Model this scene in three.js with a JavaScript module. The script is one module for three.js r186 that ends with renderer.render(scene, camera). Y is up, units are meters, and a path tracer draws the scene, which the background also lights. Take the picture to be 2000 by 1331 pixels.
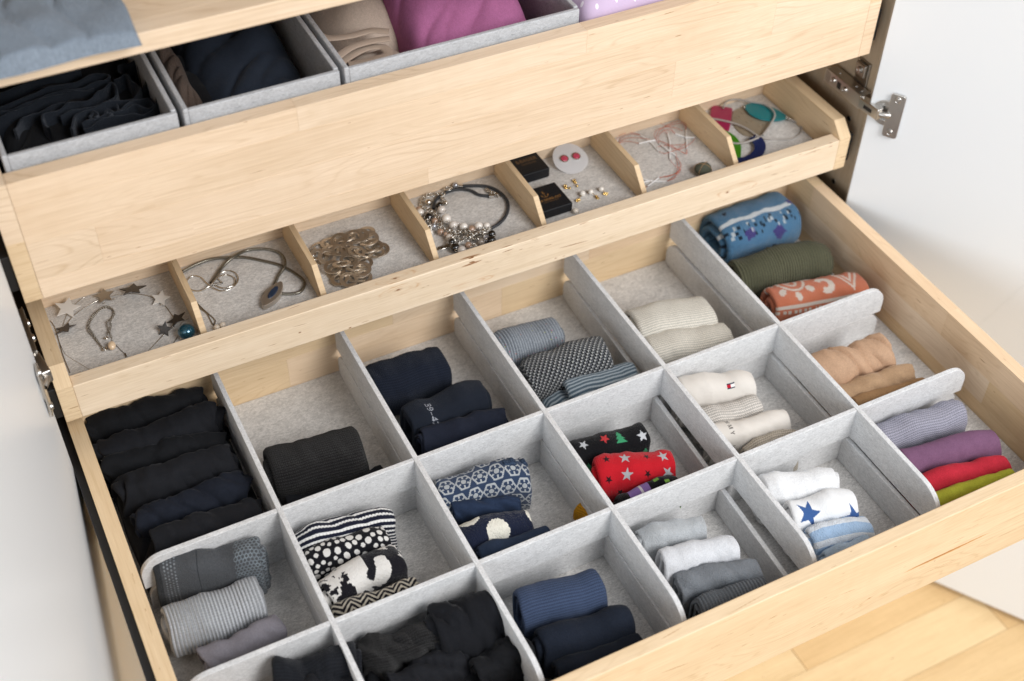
import * as THREE from 'three';
import { mergeGeometries, mergeVertices } from 'three/addons/utils/BufferGeometryUtils.js';
import { RoundedBoxGeometry } from 'three/addons/geometries/RoundedBoxGeometry.js';
import { ImprovedNoise } from 'three/addons/math/ImprovedNoise.js';
import { RectAreaLightUniformsLib } from 'three/addons/lights/RectAreaLightUniformsLib.js';

// ------------------------------------------------------------ camera, light, exposure
const scene = new THREE.Scene();
const camera = new THREE.PerspectiveCamera(29.40, 1024 / 681, 0.05, 30);
camera.position.set(-0.0161, 0.9253, 0.4683);
camera.rotation.order = 'YXZ';
camera.rotation.set(-0.7819, -0.4793, 0.0166);
camera.focus = 1.225; camera.userData.fStop = 4.0;
camera.updateMatrixWorld(true);
const renderer = new THREE.WebGLRenderer({ antialias: true });
renderer.toneMapping = THREE.LinearToneMapping;
renderer.toneMappingExposure = 1.40;
renderer.shadowMap.enabled = true;
RectAreaLightUniformsLib.init();
scene.background = new THREE.Color().setRGB(0.315, 0.335, 0.365);   // bright white room all round, out of frame
function areaLight(name, pos, at, w, h, intensity, color) {
  const l = new THREE.RectAreaLight(color, intensity, w, h);
  l.name = name; l.position.set(...pos); l.lookAt(...at); scene.add(l); return l;
}
areaLight('window_light', [1.15, 1.85, 1.75], [0.42, 0.0, -0.25], 1.2, 1.3, 10.4, new THREE.Color().setRGB(1, 0.99, 0.985));
areaLight('second_window_light', [-1.7, 0.75, 1.7], [0.42, 0.1, -0.3], 1.1, 1.2, 4.8, new THREE.Color().setRGB(0.87, 0.94, 1));

// ------------------------------------------------------------ helpers
const FPX = 2537.5;
const v3 = (x, y, z) => new THREE.Vector3(x, y, z);
// a pixel of the 2000 x 1331 photograph gives a direction; the plane axis = c that it lies on gives the distance
function P(u, v, axis, c) {
  const d = v3((u - 1000) / FPX, -(v - 665.5) / FPX, -1).applyQuaternion(camera.quaternion), o = camera.position;
  const k = ['x', 'y', 'z'][axis];
  return o.clone().addScaledVector(d, (c - o[k]) / d[k]);
}
function rng(seed) { let a = seed * 2654435761 >>> 0; return () => { a |= 0; a = a + 0x6D2B79F5 | 0; let t = Math.imul(a ^ a >>> 15, 1 | a); t = t + Math.imul(t ^ t >>> 7, 61 | t) ^ t; return ((t ^ t >>> 14) >>> 0) / 4294967296; }; }
const perlin = new ImprovedNoise();
const N3 = (x, y, z) => perlin.noise(x, y, z);
const clamp = (x, a, b) => Math.min(b, Math.max(a, x)), lerp = (a, b, t) => a + (b - a) * t;
const taken = new Map();
function numbered(n) { const k = taken.get(n) ?? 0; taken.set(n, k + 1); return k ? `${n}_${String(k).padStart(3, '0')}` : n; }
function finish(m) { m.castShadow = m.receiveShadow = true; return m; }
function tag(o, label, category, group, kind) {
  o.userData.label = label; if (category) o.userData.category = category;
  if (group) o.userData.group = group; if (kind) o.userData.kind = kind; return o;
}
function thing(name, label, category, group, pos = [0, 0, 0], turn = 0) {
  const o = new THREE.Group(); o.name = numbered(name); o.position.set(...pos); o.rotation.y = turn; scene.add(o);
  return tag(o, label, category, group);
}
function one(name, geo, mat, label, category, group) { const m = finish(new THREE.Mesh(geo, mat)); m.name = numbered(name); scene.add(m); return tag(m, label, category, group); }
function part(parent, name, geo, mat, label) { const m = finish(new THREE.Mesh(geo, mat)); m.name = name; if (label) m.userData.label = label; parent.add(m); return m; }
function sub(parent, name, label) { const g = new THREE.Group(); g.name = name; if (label) g.userData.label = label; parent.add(g); return g; }
function structure(o) { o.userData.kind = 'structure'; scene.add(o); return o; }

// uv in metres, u along the grain axis
function uvBox(g, grain = 'x', du = 0, dv = 0) {
  if (g.index) g = g.toNonIndexed();
  const p = g.attributes.position, uv = new Float32Array(p.count * 2), gi = 'xyz'.indexOf(grain);
  const A = v3(), B = v3(), C = v3(), n = v3();
  for (let i = 0; i < p.count; i += 3) {
    A.fromBufferAttribute(p, i); B.fromBufferAttribute(p, i + 1); C.fromBufferAttribute(p, i + 2);
    n.copy(B).sub(A).cross(C.clone().sub(A));
    const a = [Math.abs(n.x), Math.abs(n.y), Math.abs(n.z)], ni = a.indexOf(Math.max(...a));
    let ui, vi;
    if (ni === gi) { ui = (gi + 1) % 3; vi = (gi + 2) % 3; } else { ui = gi; vi = 3 - gi - ni; }
    for (let k = 0; k < 3; k++) {
      const q = [p.getX(i + k), p.getY(i + k), p.getZ(i + k)];
      uv[(i + k) * 2] = q[ui] + du; uv[(i + k) * 2 + 1] = q[vi] + dv;
    }
  }
  g.setAttribute('uv', new THREE.BufferAttribute(uv, 2)); return g;
}
function boardGeo(x0, x1, y0, y1, z0, z1, grain = 'x', r = 0.0012, du = 0, dv = 0) {
  const g = new RoundedBoxGeometry(x1 - x0, y1 - y0, z1 - z0, 2, Math.min(r, (x1 - x0) / 2.1, (y1 - y0) / 2.1, (z1 - z0) / 2.1));
  g.translate((x0 + x1) / 2, (y0 + y1) / 2, (z0 + z1) / 2);
  return uvBox(g, grain, du, dv);
}
// outline [[a, b], ...] in a plane, extruded by t with a small bevel: plane 'zy' (thickness along x) or 'xy' (along z) or 'xz' (along y)
function slab(pts, t, plane, bevel = 0.0006, grain = 'x', holes = []) {
  const s = new THREE.Shape(pts.map(([a, b]) => new THREE.Vector2(a, b)));
  for (const h of holes) s.holes.push(new THREE.Path(h.map(([a, b]) => new THREE.Vector2(a, b))));
  const g = new THREE.ExtrudeGeometry(s, { depth: t - 2 * bevel, bevelEnabled: bevel > 0, bevelThickness: bevel, bevelSize: bevel, bevelOffset: -bevel, bevelSegments: 2, curveSegments: 10 });
  g.translate(0, 0, -(t - 2 * bevel) / 2);
  if (plane === 'zy') g.rotateY(-Math.PI / 2);              // local x -> z, extrusion -> -x
  if (plane === 'xz') { g.rotateX(Math.PI / 2); }           // local y -> z, extrusion -> -y
  return uvBox(g, grain);
}
function arcPts(cx, cy, r, a0, a1, n = 8) { const o = []; for (let i = 0; i <= n; i++) { const a = a0 + (a1 - a0) * i / n; o.push([cx + r * Math.cos(a), cy + r * Math.sin(a)]); } return o; }
function stripPts(a0, a1, b0, b1, rl, rr) {                  // strip with rounded upper corners
  const o = [[a0, b0], [a1, b0]];
  o.push(...(rr ? arcPts(a1 - rr, b1 - rr, rr, 0, Math.PI / 2) : [[a1, b1]]));
  o.push(...(rl ? arcPts(a0 + rl, b1 - rl, rl, Math.PI / 2, Math.PI) : [[a0, b1]]));
  return o;
}
function tube(pts, r, seg, closed = false, rs = 8) {
  return new THREE.TubeGeometry(new THREE.CatmullRomCurve3(pts.map(p => p.isVector3 ? p : v3(...p)), closed, 'centripetal'), seg ?? pts.length * 8, r, rs, closed);
}

// ------------------------------------------------------------ materials
function dataTex(w, h, px, srgb, rx, ry) {
  const t = new THREE.DataTexture(px, w, h, THREE.RGBAFormat, THREE.UnsignedByteType);
  t.wrapS = t.wrapT = THREE.RepeatWrapping; t.magFilter = THREE.LinearFilter; t.minFilter = THREE.LinearMipmapLinearFilter; t.generateMipmaps = true;
  if (srgb) t.colorSpace = THREE.SRGBColorSpace; t.repeat.set(1 / rx, 1 / ry); t.needsUpdate = true; return t;
}
// tileable 2-D lattice noise
function lattice(seed, nx, ny) {
  const r = rng(seed), g = new Float32Array(nx * ny); for (let i = 0; i < g.length; i++) g[i] = r() * 2 - 1;
  return (x, y) => {                                        // x, y in 0..1, wraps
    const fx = ((x % 1) + 1) % 1 * nx, fy = ((y % 1) + 1) % 1 * ny, ix = Math.floor(fx), iy = Math.floor(fy);
    let a = fx - ix, b = fy - iy; a = a * a * (3 - 2 * a); b = b * b * (3 - 2 * b);
    const i0 = ix % nx, i1 = (ix + 1) % nx, j0 = (iy % ny) * nx, j1 = ((iy + 1) % ny) * nx;
    return lerp(lerp(g[j0 + i0], g[j0 + i1], a), lerp(g[j1 + i0], g[j1 + i1], a), b);
  };
}
// pale birch: mean tone in sRGB bytes, fibres along u; marks = [{u, v, len, wid, ang, col, a, kind}]
function woodTex(seed, w, h, Wm, Hm, o = {}) {
  const px = new Uint8Array(w * h * 4), base = o.base ?? [232, 206, 175], r = rng(seed + 77);
  const broad = lattice(seed, 6, 5), warp = lattice(seed + 1, 7, 5), fib = lattice(seed + 2, Math.round(w / 34), Math.round(h / 1.2)), fib2 = lattice(seed + 3, Math.round(w / 70), Math.round(h / 3.5)), mid = lattice(seed + 4, 14, 26), cross = lattice(seed + 5, Math.round(Wm * 160), Math.max(3, Math.round(Hm * 50)));
  const buf = new Float32Array(w * h * 3);
  for (let j = 0; j < h; j++) for (let i = 0; i < w; i++) {
    const x = i / w, y = j / h;
    const rings = (y * Hm * 1000) / 7.0 + 2.6 * warp(x, y) + 0.9 * mid(x * .5, y);
    let k = 0.026 * broad(x, y) + 0.030 * fib(x, y) + 0.012 * fib2(x, y) + 0.010 * mid(x, y) + 0.005 * cross(x, y);
    const s = Math.sin(rings * 6.283) * 0.5 + 0.5;
    k -= 1.1 * (o.ring ?? 0.035) * Math.pow(s, 9) * (.5 + .5 * broad(x + .3, y + .2));
    const q = (j * w + i) * 3;
    buf[q] = base[0] * (1 + k * .8); buf[q + 1] = base[1] * (1 + k * 1.05); buf[q + 2] = base[2] * (1 + k * 1.45);
  }
  const marks = [...(o.marks ?? [])];
  for (let n = 0; n < (o.flecks ?? 40) * Wm * Hm * 10; n++) marks.push({ u: r() * Wm, v: r() * Hm, len: 0.003 + r() * r() * 0.014, wid: 0.0003 + r() * 0.0005, ang: (r() - .5) * .06, col: [132, 88, 48], a: .25 + r() * .5 });
  for (const m of marks) {
    const cx = m.u / Wm * w, cy = m.v / Hm * h, sx = w / Wm, sy = h / Hm, L = m.len / 2, T = m.wid / 2, ca = Math.cos(m.ang ?? 0), sa = Math.sin(m.ang ?? 0), R = Math.ceil((Math.max(L, T) * 1.6) * Math.max(sx, sy)) + 2;
    for (let j = Math.floor(cy - R); j <= cy + R; j++) for (let i = Math.floor(cx - R); i <= cx + R; i++) {
      if (j < 0 || j >= h) continue;
      const dx = (i - cx) / sx, dy = (j - cy) / sy, a = (dx * ca + dy * sa) / L, b = (-dx * sa + dy * ca) / T;
      let f;
      if (m.kind === 'knot') { const d = Math.hypot(a, b) * (1 + .25 * N3(dx * 400, dy * 400, m.u * 90)); f = d < .35 ? 1 : d < 1 ? (.25 + .35 * Math.pow(Math.sin(d * 16), 2)) * (1 - d) : 0; }
      else if (m.kind === 'ring') { const d = Math.hypot(a, b) * (1 + .12 * N3(dx * 200, dy * 300, m.v * 70)); f = (.7 * Math.exp(-Math.pow((d - .8) / .06, 2)) + .5 * Math.exp(-Math.pow((d - .5) / .07, 2))) * clamp(.5 + 1.6 * N3(dx * 60, dy * 160, m.u * 30), 0, 1); }
      else { const d = a * a + b * b * (1 + .8 * N3(dx * 300, dy * 900, 3)); f = d < 1 ? Math.sqrt(1 - d) : 0; }
      if (f <= 0) continue; f = clamp(f * (m.a ?? .6), 0, 1);
      const q = (j * w + ((i % w) + w) % w) * 3; for (let c = 0; c < 3; c++) buf[q + c] = lerp(buf[q + c], (m.col ?? [120, 76, 40])[c], f);
    }
  }
  for (let q = 0; q < w * h; q++) { for (let c = 0; c < 3; c++) px[q * 4 + c] = clamp(buf[q * 3 + c], 0, 255); px[q * 4 + 3] = 255; }
  return dataTex(w, h, px, true, Wm, Hm);
}
function noiseBump(seed, w, h, Wm, Hm, nx, ny, nx2, ny2) {
  const px = new Uint8Array(w * h * 4), a = lattice(seed, nx, ny), b = lattice(seed + 9, nx2, ny2);
  for (let j = 0; j < h; j++) for (let i = 0; i < w; i++) { const q = (j * w + i) * 4, k = 128 + 70 * a(i / w, j / h) + 50 * b(i / w, j / h); px[q] = px[q + 1] = px[q + 2] = clamp(k, 0, 255); px[q + 3] = 255; }
  return dataTex(w, h, px, false, Wm, Hm);
}
const woodBump = noiseBump(5, 512, 256, 0.2, 0.06, 18, 200, 40, 60);
function woodMat(tex, tint = [1, 1, 1], rough = 0.52) { return new THREE.MeshPhysicalMaterial({ map: tex, color: new THREE.Color().setRGB(...tint), roughness: rough, specularIntensity: 0.5, bumpMap: woodBump, bumpScale: 0.00012 }); }
const woodTexs = [woodTex(11, 1024, 384, 0.62, 0.16, { flecks: 24, ring: .05 }), woodTex(23, 1024, 384, 0.62, 0.16, { base: [234, 210, 181], ring: .07, flecks: 30 }), woodTex(37, 1024, 384, 0.62, 0.16, { base: [226, 199, 161], ring: .06, flecks: 110 })];
const WOOD = [woodMat(woodTexs[0]), woodMat(woodTexs[1]), woodMat(woodTexs[2]), woodMat(woodTexs[0], [.98, .94, .88]), woodMat(woodTexs[1], [1, .98, .96]), woodMat(woodTexs[2], [.98, .94, .88])];
const woodPly = WOOD[2];

function feltTex(seed, w, Wm, contrast, dark) {
  const px = new Uint8Array(w * w * 4), buf = new Float32Array(w * w), r = rng(seed);
  const a = lattice(seed, 24, 40), b = lattice(seed + 1, 90, 170), c = lattice(seed + 2, 280, 420), d = lattice(seed + 3, 6, 6);
  for (let j = 0; j < w; j++) for (let i = 0; i < w; i++) { const x = i / w, y = j / w; buf[j * w + i] = contrast * (.45 * a(x, y) + 1.0 * b(x, y) + 1.5 * c(x, y) + .3 * d(x, y)); }
  for (let n = 0; n < dark; n++) {                          // loose dark and pale fibres
    let x = r() * w, y = r() * w, t = (r() - .5) * .9; const L = 4 + r() * 16, s = r() < .8 ? -(.08 + r() * .2) : .1;
    for (let k = 0; k < L; k++) { const q = ((Math.floor(y) % w + w) % w) * w + (Math.floor(x) % w + w) % w; buf[q] += s * .7; x += Math.cos(t); y += Math.sin(t); t += (r() - .5) * .35; }
  }
  for (let q = 0; q < w * w; q++) { const v = clamp(226 * (1 + buf[q]), 30, 255); px[q * 4] = v; px[q * 4 + 1] = v; px[q * 4 + 2] = v; px[q * 4 + 3] = 255; }
  return dataTex(w, w, px, true, Wm, Wm);
}
const feltA = feltTex(3, 1024, 0.24, 0.034, 6000), feltB = feltTex(4, 1024, 0.24, 0.052, 11000);
const feltBump = noiseBump(31, 512, 512, 0.06, 0.06, 60, 140, 170, 170);
const feltM = (t, rgb) => new THREE.MeshPhysicalMaterial({ map: t, color: new THREE.Color(rgb), roughness: 1, specularIntensity: .15, bumpMap: feltBump, bumpScale: 0.00022, sheen: .25, sheenRoughness: .9, sheenColor: new THREE.Color(1, 1, 1) });
const FELT = feltM(feltA, '#efefef'), FELT_FLOOR = feltM(feltB, '#e9e6e2'), FELT_BOX = feltM(feltA, '#d6d8db');

// knit relief textures
function reliefTex(w, h, Wm, Hm, f) {
  const px = new Uint8Array(w * h * 4);
  for (let j = 0; j < h; j++) for (let i = 0; i < w; i++) { const q = (j * w + i) * 4, k = clamp(f(i / w, j / h) * 255, 0, 255); px[q] = px[q + 1] = px[q + 2] = k; px[q + 3] = 255; }
  return dataTex(w, h, px, false, Wm, Hm);
}
const jit = lattice(90, 90, 90);
const KNIT = reliefTex(256, 256, 0.028, 0.028, (x, y) => { const c = x * 18, r = y * 22, a = Math.abs((c % 1) - .5); return .5 + .35 * Math.cos((r - a * 1.1) * 6.283) * Math.sin(Math.PI * (c % 1)) + .25 * jit(x, y); });
const RIB = reliefTex(256, 256, 0.027, 0.027, (x, y) => .5 + .42 * Math.cos(x * 9 * 6.283) + .08 * Math.cos(y * 22 * 6.283) + .12 * jit(x, y));
const PLAIN = reliefTex(256, 256, 0.05, 0.05, (x, y) => .5 + .2 * jit(x * 2, y * 2) + .15 * Math.cos(x * 60 * 6.283) * Math.cos(y * 60 * 6.283));
const FUZZ = noiseBump(61, 256, 256, 0.03, 0.03, 40, 40, 100, 100);
const melange = (() => {                                     // fine colour flecks for yarn
  const w = 512, px = new Uint8Array(w * w * 4), a = lattice(71, 220, 256), b = lattice(72, 60, 60), c = lattice(73, 14, 14);
  for (let j = 0; j < w; j++) for (let i = 0; i < w; i++) { const v = clamp(238 * (1 + .06 * a(i / w, j / w) + .02 * b(i / w, j / w) + .016 * c(i / w, j / w)), 0, 255), q = (j * w + i) * 4; px[q] = px[q + 1] = px[q + 2] = v; px[q + 3] = 255; }
  return dataTex(w, w, px, true, 0.09, 0.09);
})();
const melangeDark = melange.clone(); melangeDark.repeat.set(1 / .05, 1 / .05);
const knitTint = (f => { const w = 512, px = new Uint8Array(w * w * 4); for (let j = 0; j < w; j++) for (let i = 0; i < w; i++) { const v = clamp(255 * f(i / w, j / w), 0, 255), q = (j * w + i) * 4; px[q] = px[q + 1] = px[q + 2] = v; px[q + 3] = 255; } return dataTex(w, w, px, true, .05, .05); });
const knitCol = knitTint((x, y) => { const c = x * 23, r = y * 21, a = Math.abs((c % 1) - .5); return .87 + .13 * Math.cos((r - a * .9) * 6.283) + .05 * Math.sin(Math.PI * (c % 1)) - .03 + .07 * jit(x, y); });
const chunky = knitTint((x, y) => { const c = x * 24, r = y * 20, a = Math.abs((c % 1) - .5); return .62 + .26 * Math.cos((r - a * .9) * 6.283) * Math.sin(Math.PI * (c % 1)) + .14 * Math.sin(Math.PI * (c % 1)) + .14 * jit(x, y); });
const ribCol = knitTint((x, y) => .86 + .11 * Math.cos(x * 16 * 6.283) + .03 * Math.cos(y * 26 * 6.283) + .07 * jit(x, y));
function cloth(rgb, o = {}) {
  if (!o.map && o.bump === KNIT) o.map = knitCol; if (o.bump === RIB && (!o.map || o.map === melangeDark)) o.map = ribCol;
  const m = new THREE.MeshPhysicalMaterial({ color: new THREE.Color(rgb), map: o.map ?? melange, roughness: o.rough ?? .95, specularIntensity: .25, bumpMap: o.bump ?? FUZZ, bumpScale: o.bs ?? .0005 });
  if (o.sheen !== 0) { m.sheen = o.sheen ?? .35; m.sheenRoughness = .7; m.sheenColor = new THREE.Color(o.sheenColor ?? rgb).lerp(new THREE.Color(1, 1, 1), .35); }
  return m;
}
// a printed or knitted pattern: draw(ctx, w, h) on a canvas that covers Wm x Hm metres of cloth
function print(w, h, Wm, Hm, draw) {
  const c = document.createElement('canvas'); c.width = w; c.height = h; const x = c.getContext('2d'); draw(x, w, h);
  const t = new THREE.CanvasTexture(c); t.colorSpace = THREE.SRGBColorSpace; t.wrapS = t.wrapT = THREE.RepeatWrapping; t.repeat.set(1 / Wm, 1 / Hm); return t;
}
function starPath(x, cx, cy, R, r, rot = 0, n = 5) { x.beginPath(); for (let i = 0; i < n * 2; i++) { const a = rot + i * Math.PI / n - Math.PI / 2, q = i % 2 ? r : R; x.lineTo(cx + q * Math.cos(a), cy + q * Math.sin(a)); } x.closePath(); }
// knit-like jagged edges: snap the picture to stitches of a x b pixels
function stitchify(x, w, h, a, b) {
  const d = x.getImageData(0, 0, w, h), s = d.data, o = new Uint8ClampedArray(s.length);
  for (let j = 0; j < h; j++) for (let i = 0; i < w; i++) {
    const col = Math.floor(i / a), off = Math.round(Math.abs((i / a) % 1 - .5) * b * .8), jj = clamp((Math.floor((j + off) / b) + .5) * b - off, 0, h - 1), ii = clamp((col + .5) * a, 0, w - 1);
    const q = (j * w + i) * 4, p = (Math.floor(jj) * w + Math.floor(ii)) * 4; const k = 1 - .10 * Math.pow(Math.abs((i / a) % 1 - .5) * 2, 2) - .06 * (((j + off) / b) % 1);
    for (let c = 0; c < 3; c++) o[q + c] = s[p + c] * k; o[q + 3] = 255;
  }
  d.data.set(o); x.putImageData(d, 0, 0);
}
const steel = new THREE.MeshStandardMaterial({ color: new THREE.Color().setRGB(.62, .6, .57), metalness: 1, roughness: .28 });
const steelDull = new THREE.MeshStandardMaterial({ color: new THREE.Color().setRGB(.48, .45, .41), metalness: 1, roughness: .36 });
const silver = new THREE.MeshStandardMaterial({ color: new THREE.Color().setRGB(.72, .69, .64), metalness: 1, roughness: .22 });
const silverDark = new THREE.MeshStandardMaterial({ color: new THREE.Color().setRGB(.42, .39, .34), metalness: 1, roughness: .3 });
const silverMatt = new THREE.MeshStandardMaterial({ color: new THREE.Color().setRGB(.86, .83, .78), metalness: .25, roughness: .5 });
const brassMatt = new THREE.MeshStandardMaterial({ color: new THREE.Color().setRGB(.60, .54, .46), metalness: .9, roughness: .45 });
const gold = new THREE.MeshStandardMaterial({ color: new THREE.Color().setRGB(.83, .6, .24), metalness: 1, roughness: .2 });
const pearlMat = rgb => new THREE.MeshPhysicalMaterial({ color: new THREE.Color(rgb), roughness: .28, clearcoat: .8, clearcoatRoughness: .12, sheen: .3, sheenColor: new THREE.Color('#fff0e8') });
const blackPlastic = new THREE.MeshStandardMaterial({ color: new THREE.Color().setRGB(.012, .012, .013), roughness: .5 });
const whiteLacquer = new THREE.MeshPhysicalMaterial({ color: new THREE.Color().setRGB(.865, .885, .90), roughness: .34, specularIntensity: .4, bumpMap: FUZZ, bumpScale: .00002 });

// ------------------------------------------------------------ the setting: parquet floor
const W = 0.84, T = 0.0146, FY = -0.595;
{
  const floor = new THREE.Group(); floor.name = 'floor'; floor.userData.label = 'pale wooden parquet floor below the open drawer'; structure(floor);
  const floorTexs = [woodTex(61, 1024, 256, 0.7, 0.08, { base: [234, 206, 160], ring: .03, flecks: 8 }), woodTex(67, 1024, 256, 0.7, 0.08, { base: [229, 198, 150], ring: .03, flecks: 14 })];
  const mats = [woodMat(floorTexs[0], [1, 1, 1], .38), woodMat(floorTexs[1], [1, 1, 1], .38), woodMat(floorTexs[0], [1, .97, .92], .38), woodMat(floorTexs[1], [.97, .94, .9], .38)];
  const r = rng(5);
  part(floor, 'subfloor', boardGeo(-2.2, 3.0, FY - .05, FY - .0125, -1.6, 2.4), woodMat(floorTexs[1], [.5, .42, .34], .8));
  for (let k = -10; k < 17; k++) {
    const z0 = -0.163 + k * 0.07, near = k >= -2 && k <= 4;
    let x = -1.4 - r() * .35;
    const cuts = k === 0 ? [-1.4, -.45, .33, 1.046, 1.9] : k === -1 ? [-1.4, -.6, .12, .762, 1.6, 2.2] : null;
    const L = cuts ?? (() => { const o = [x]; while (x < 2.0) { x += .5 + r() * .45; o.push(x); } return o; })();
    for (let i = 0; i + 1 < L.length; i++) part(floor, 'plank', boardGeo(L[i] + .0004, L[i + 1] - .0004, FY - .012, FY + (r() - .5) * .0004, z0 + .00025, z0 + .06975, 'x', .0005, r() * .7, r() * .08), mats[Math.floor(r() * 4)]);
  }
}

// ------------------------------------------------------------ wardrobe: carcass, doors, hinges, shelf
const XP = 0.0355, ZP = -0.412;                              // inner faces of the side panels stand XP outside the drawer interior
const panelTex = woodTex(83, 1024, 384, 0.7, 0.4, { base: [196, 176, 150], ring: .02, flecks: 2 });
const panelMat = woodMat(panelTex, [.92, .9, .88], .42);
const HX = 0.862, HZ = -0.397, DD = [0.549, 0.836], DL = [0.1132, 0.9936];          // hinge-side edge of the right door's inner face and the direction the door runs
const wardrobe = thing('wardrobe', 'white wardrobe with both doors open and pale wooden drawers inside', 'wardrobe');
{
  for (const s of [-1, 1]) {
    const xi = s < 0 ? -XP : W + XP, xo = xi + s * .019;
    const pn = part(wardrobe, 'side_panel', boardGeo(Math.min(xi, xo), Math.max(xi, xo), -.575, .75, -1.0, ZP, 'y', .0006), panelMat);
    if (s > 0) for (const [u, v] of [[1659, 231], [1629, 354]]) {      // shelf-pin holes: dark sleeves set into the panel
      const q = P(u, v, 0, xi), ring = new THREE.TorusGeometry(.0031, .0006, 6, 20), disc = new THREE.CylinderGeometry(.0029, .0029, .0006, 18);
      ring.rotateY(Math.PI / 2); disc.rotateZ(Math.PI / 2);
      const hole = sub(wardrobe, 'pin_hole'); hole.position.set(xi, q.y, q.z);
      part(hole, 'sleeve', ring, steelDull); part(hole, 'bore', disc, blackPlastic).position.x = -.0002;
    }
  }
  part(wardrobe, 'back_panel', boardGeo(-XP, W + XP, -.575, .75, -1.006, -1.0, 'x', .0005), panelMat);
  part(wardrobe, 'base_panel', boardGeo(-XP, W + XP, -.575, -.555, -1.0, ZP - .002, 'x', .0005), panelMat);
  part(wardrobe, 'top_panel', boardGeo(-XP, W + XP, .73, .75, -1.0, ZP - .002, 'x', .0005), panelMat);
  part(wardrobe, 'lower_drawer_front', boardGeo(-.018, W + .018, -.553, -.135, -.425, -.408, 'x', .001), whiteLacquer, 'plain white closed drawer front below the sock drawer');
  const shelf = sub(wardrobe, 'shelf', 'pale wooden shelf with a straight front edge');
  part(shelf, 'shelf_board', boardGeo(-XP + .001, W + XP - .001, .3885, .4045, -.985, -.4265, 'x', .0008, .1, .02), WOOD[1]);
  part(shelf, 'front_edge', boardGeo(-XP + .001, W + XP - .001, .388, .405, -.4262, -.407, 'x', .001, .3, .05), WOOD[1]);

  const rrect = (x0, x1, y0, y1, r) => [...arcPts(x1 - r, y1 - r, r, 0, Math.PI / 2, 4), ...arcPts(x0 + r, y1 - r, r, Math.PI / 2, Math.PI, 4), ...arcPts(x0 + r, y0 + r, r, Math.PI, 1.5 * Math.PI, 4), ...arcPts(x1 - r, y0 + r, r, 1.5 * Math.PI, 2 * Math.PI, 4)];
  const HY = .1235, doorGeo = zc => { const g = slab(rrect(0, .52, -.58, .75, .0005), .019, 'xy', .001, 'y', [rrect(.0138, .0322, HY - .0083, HY + .0083, .003).reverse()]); g.translate(0, 0, zc); return g; };
  const turn = Math.atan2(-DD[1], DD[0]);                     // local +x runs along the door, z = 0 is its inner face
  const dr = part(wardrobe, 'door', doorGeo(-.0095), whiteLacquer, 'smooth white door swung open beside the hinge');
  dr.position.set(HX, 0, HZ); dr.rotation.y = turn;
  const dl = part(wardrobe, 'door', doorGeo(.0095), whiteLacquer, 'smooth white door swung open, mirroring the drawer side');
  dl.position.set(W - HX, 0, HZ); dl.rotation.y = Math.PI - Math.atan2(-DL[1], DL[0]);   // opened a little past square

  // concealed cup hinge: arm on the side panel, cup plate on the door
  const screwGeo = (() => { const a = new THREE.CylinderGeometry(.0036, .0040, .0016, 20); const b1 = new THREE.BoxGeometry(.0046, .0006, .0010), b2 = b1.clone(); b2.rotateY(Math.PI / 2); b1.translate(0, .0008, 0); b2.translate(0, .0008, 0); return [a, mergeGeometries([b1, b2])]; })();
  const screwHead = mergeGeometries([screwGeo[0].toNonIndexed(), (() => { const t = new THREE.TorusGeometry(.0026, .0005, 6, 18); t.rotateX(Math.PI / 2); t.translate(0, .0009, 0); return t.toNonIndexed(); })()]);
  function screw(parent, x, y, z, rot) { const s = part(parent, 'screw', screwHead, steel); s.position.set(x, y, z); s.rotation.set(...rot); return s; }
  function hinge(side, yc, dd) {
    const h = sub(wardrobe, 'hinge', 'steel concealed cup hinge'); h.scale.x = 1;
    const X = x => side > 0 ? x : W - x;                       // mirror for the left-hand side
    const bx = (x0, x1, y0, y1, z0, z1, r = .0008) => { const a = Math.min(X(x0), X(x1)), b = Math.max(X(x0), X(x1)); return boardGeo(a, b, y0, y1, z0, z1, 'x', r); };
    const px = W + XP;
    part(h, 'mounting_plate', bx(px - .003, px, yc - .004, yc + .036, -.440, -.420, .0012), steelDull);
    part(h, 'plate_boss', bx(px - .007, px - .003, yc + .018, yc + .034, -.438, -.422, .002), steelDull);
    screw(h, X(px - .0078), yc + .026, -.430, [0, 0, side * Math.PI / 2]);
    part(h, 'plate_bar', bx(px - .0075, px, yc - .006, yc + .006, -.466, -.424, .001), steelDull);
    const arm = part(h, 'arm', bx(px - .0175, px - .0165, yc - .0085, yc + .0085, -.470, -.4085, .0005), steel);
    part(h, 'arm_flange', bx(px - .0165, px - .004, yc + .0072, yc + .0084, -.468, -.4085, .0004), steelDull);
    part(h, 'arm_flange', bx(px - .0165, px - .004, yc - .0084, yc - .0072, -.468, -.4085, .0004), steelDull);
    for (let k = 0; k < 5; k++) part(h, 'grip_rib', bx(px - .0179, px - .0175, yc - .007, yc + .007, -.4685 + k * .0016, -.4678 + k * .0016, .0002), steelDull);
    screw(h, X(px - .0180), yc + .0005, -.455, [0, 0, side * Math.PI / 2]); screw(h, X(px - .0180), yc + .0005, -.4345, [0, 0, side * Math.PI / 2]);
    part(h, 'slot', bx(px - .0178, px - .0173, yc - .004, yc + .004, -.4480, -.4420, .0002), blackPlastic);
    for (const [yy, zz] of [[.0086, -.455], [.0086, -.426], [.0086, -.416]]) { const rv = part(h, 'rivet', new THREE.SphereGeometry(.0017, 10, 8), steel); rv.position.set(X(px - .010), yc + yy, zz); rv.scale.y = .5; }
    // cup side, in the door's own frame: a along the door, n off its face
    const o = v3(HX, 0, HZ), A = v3(dd[0], 0, dd[1]), Nn = v3(-dd[1], 0, dd[0]);
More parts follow.
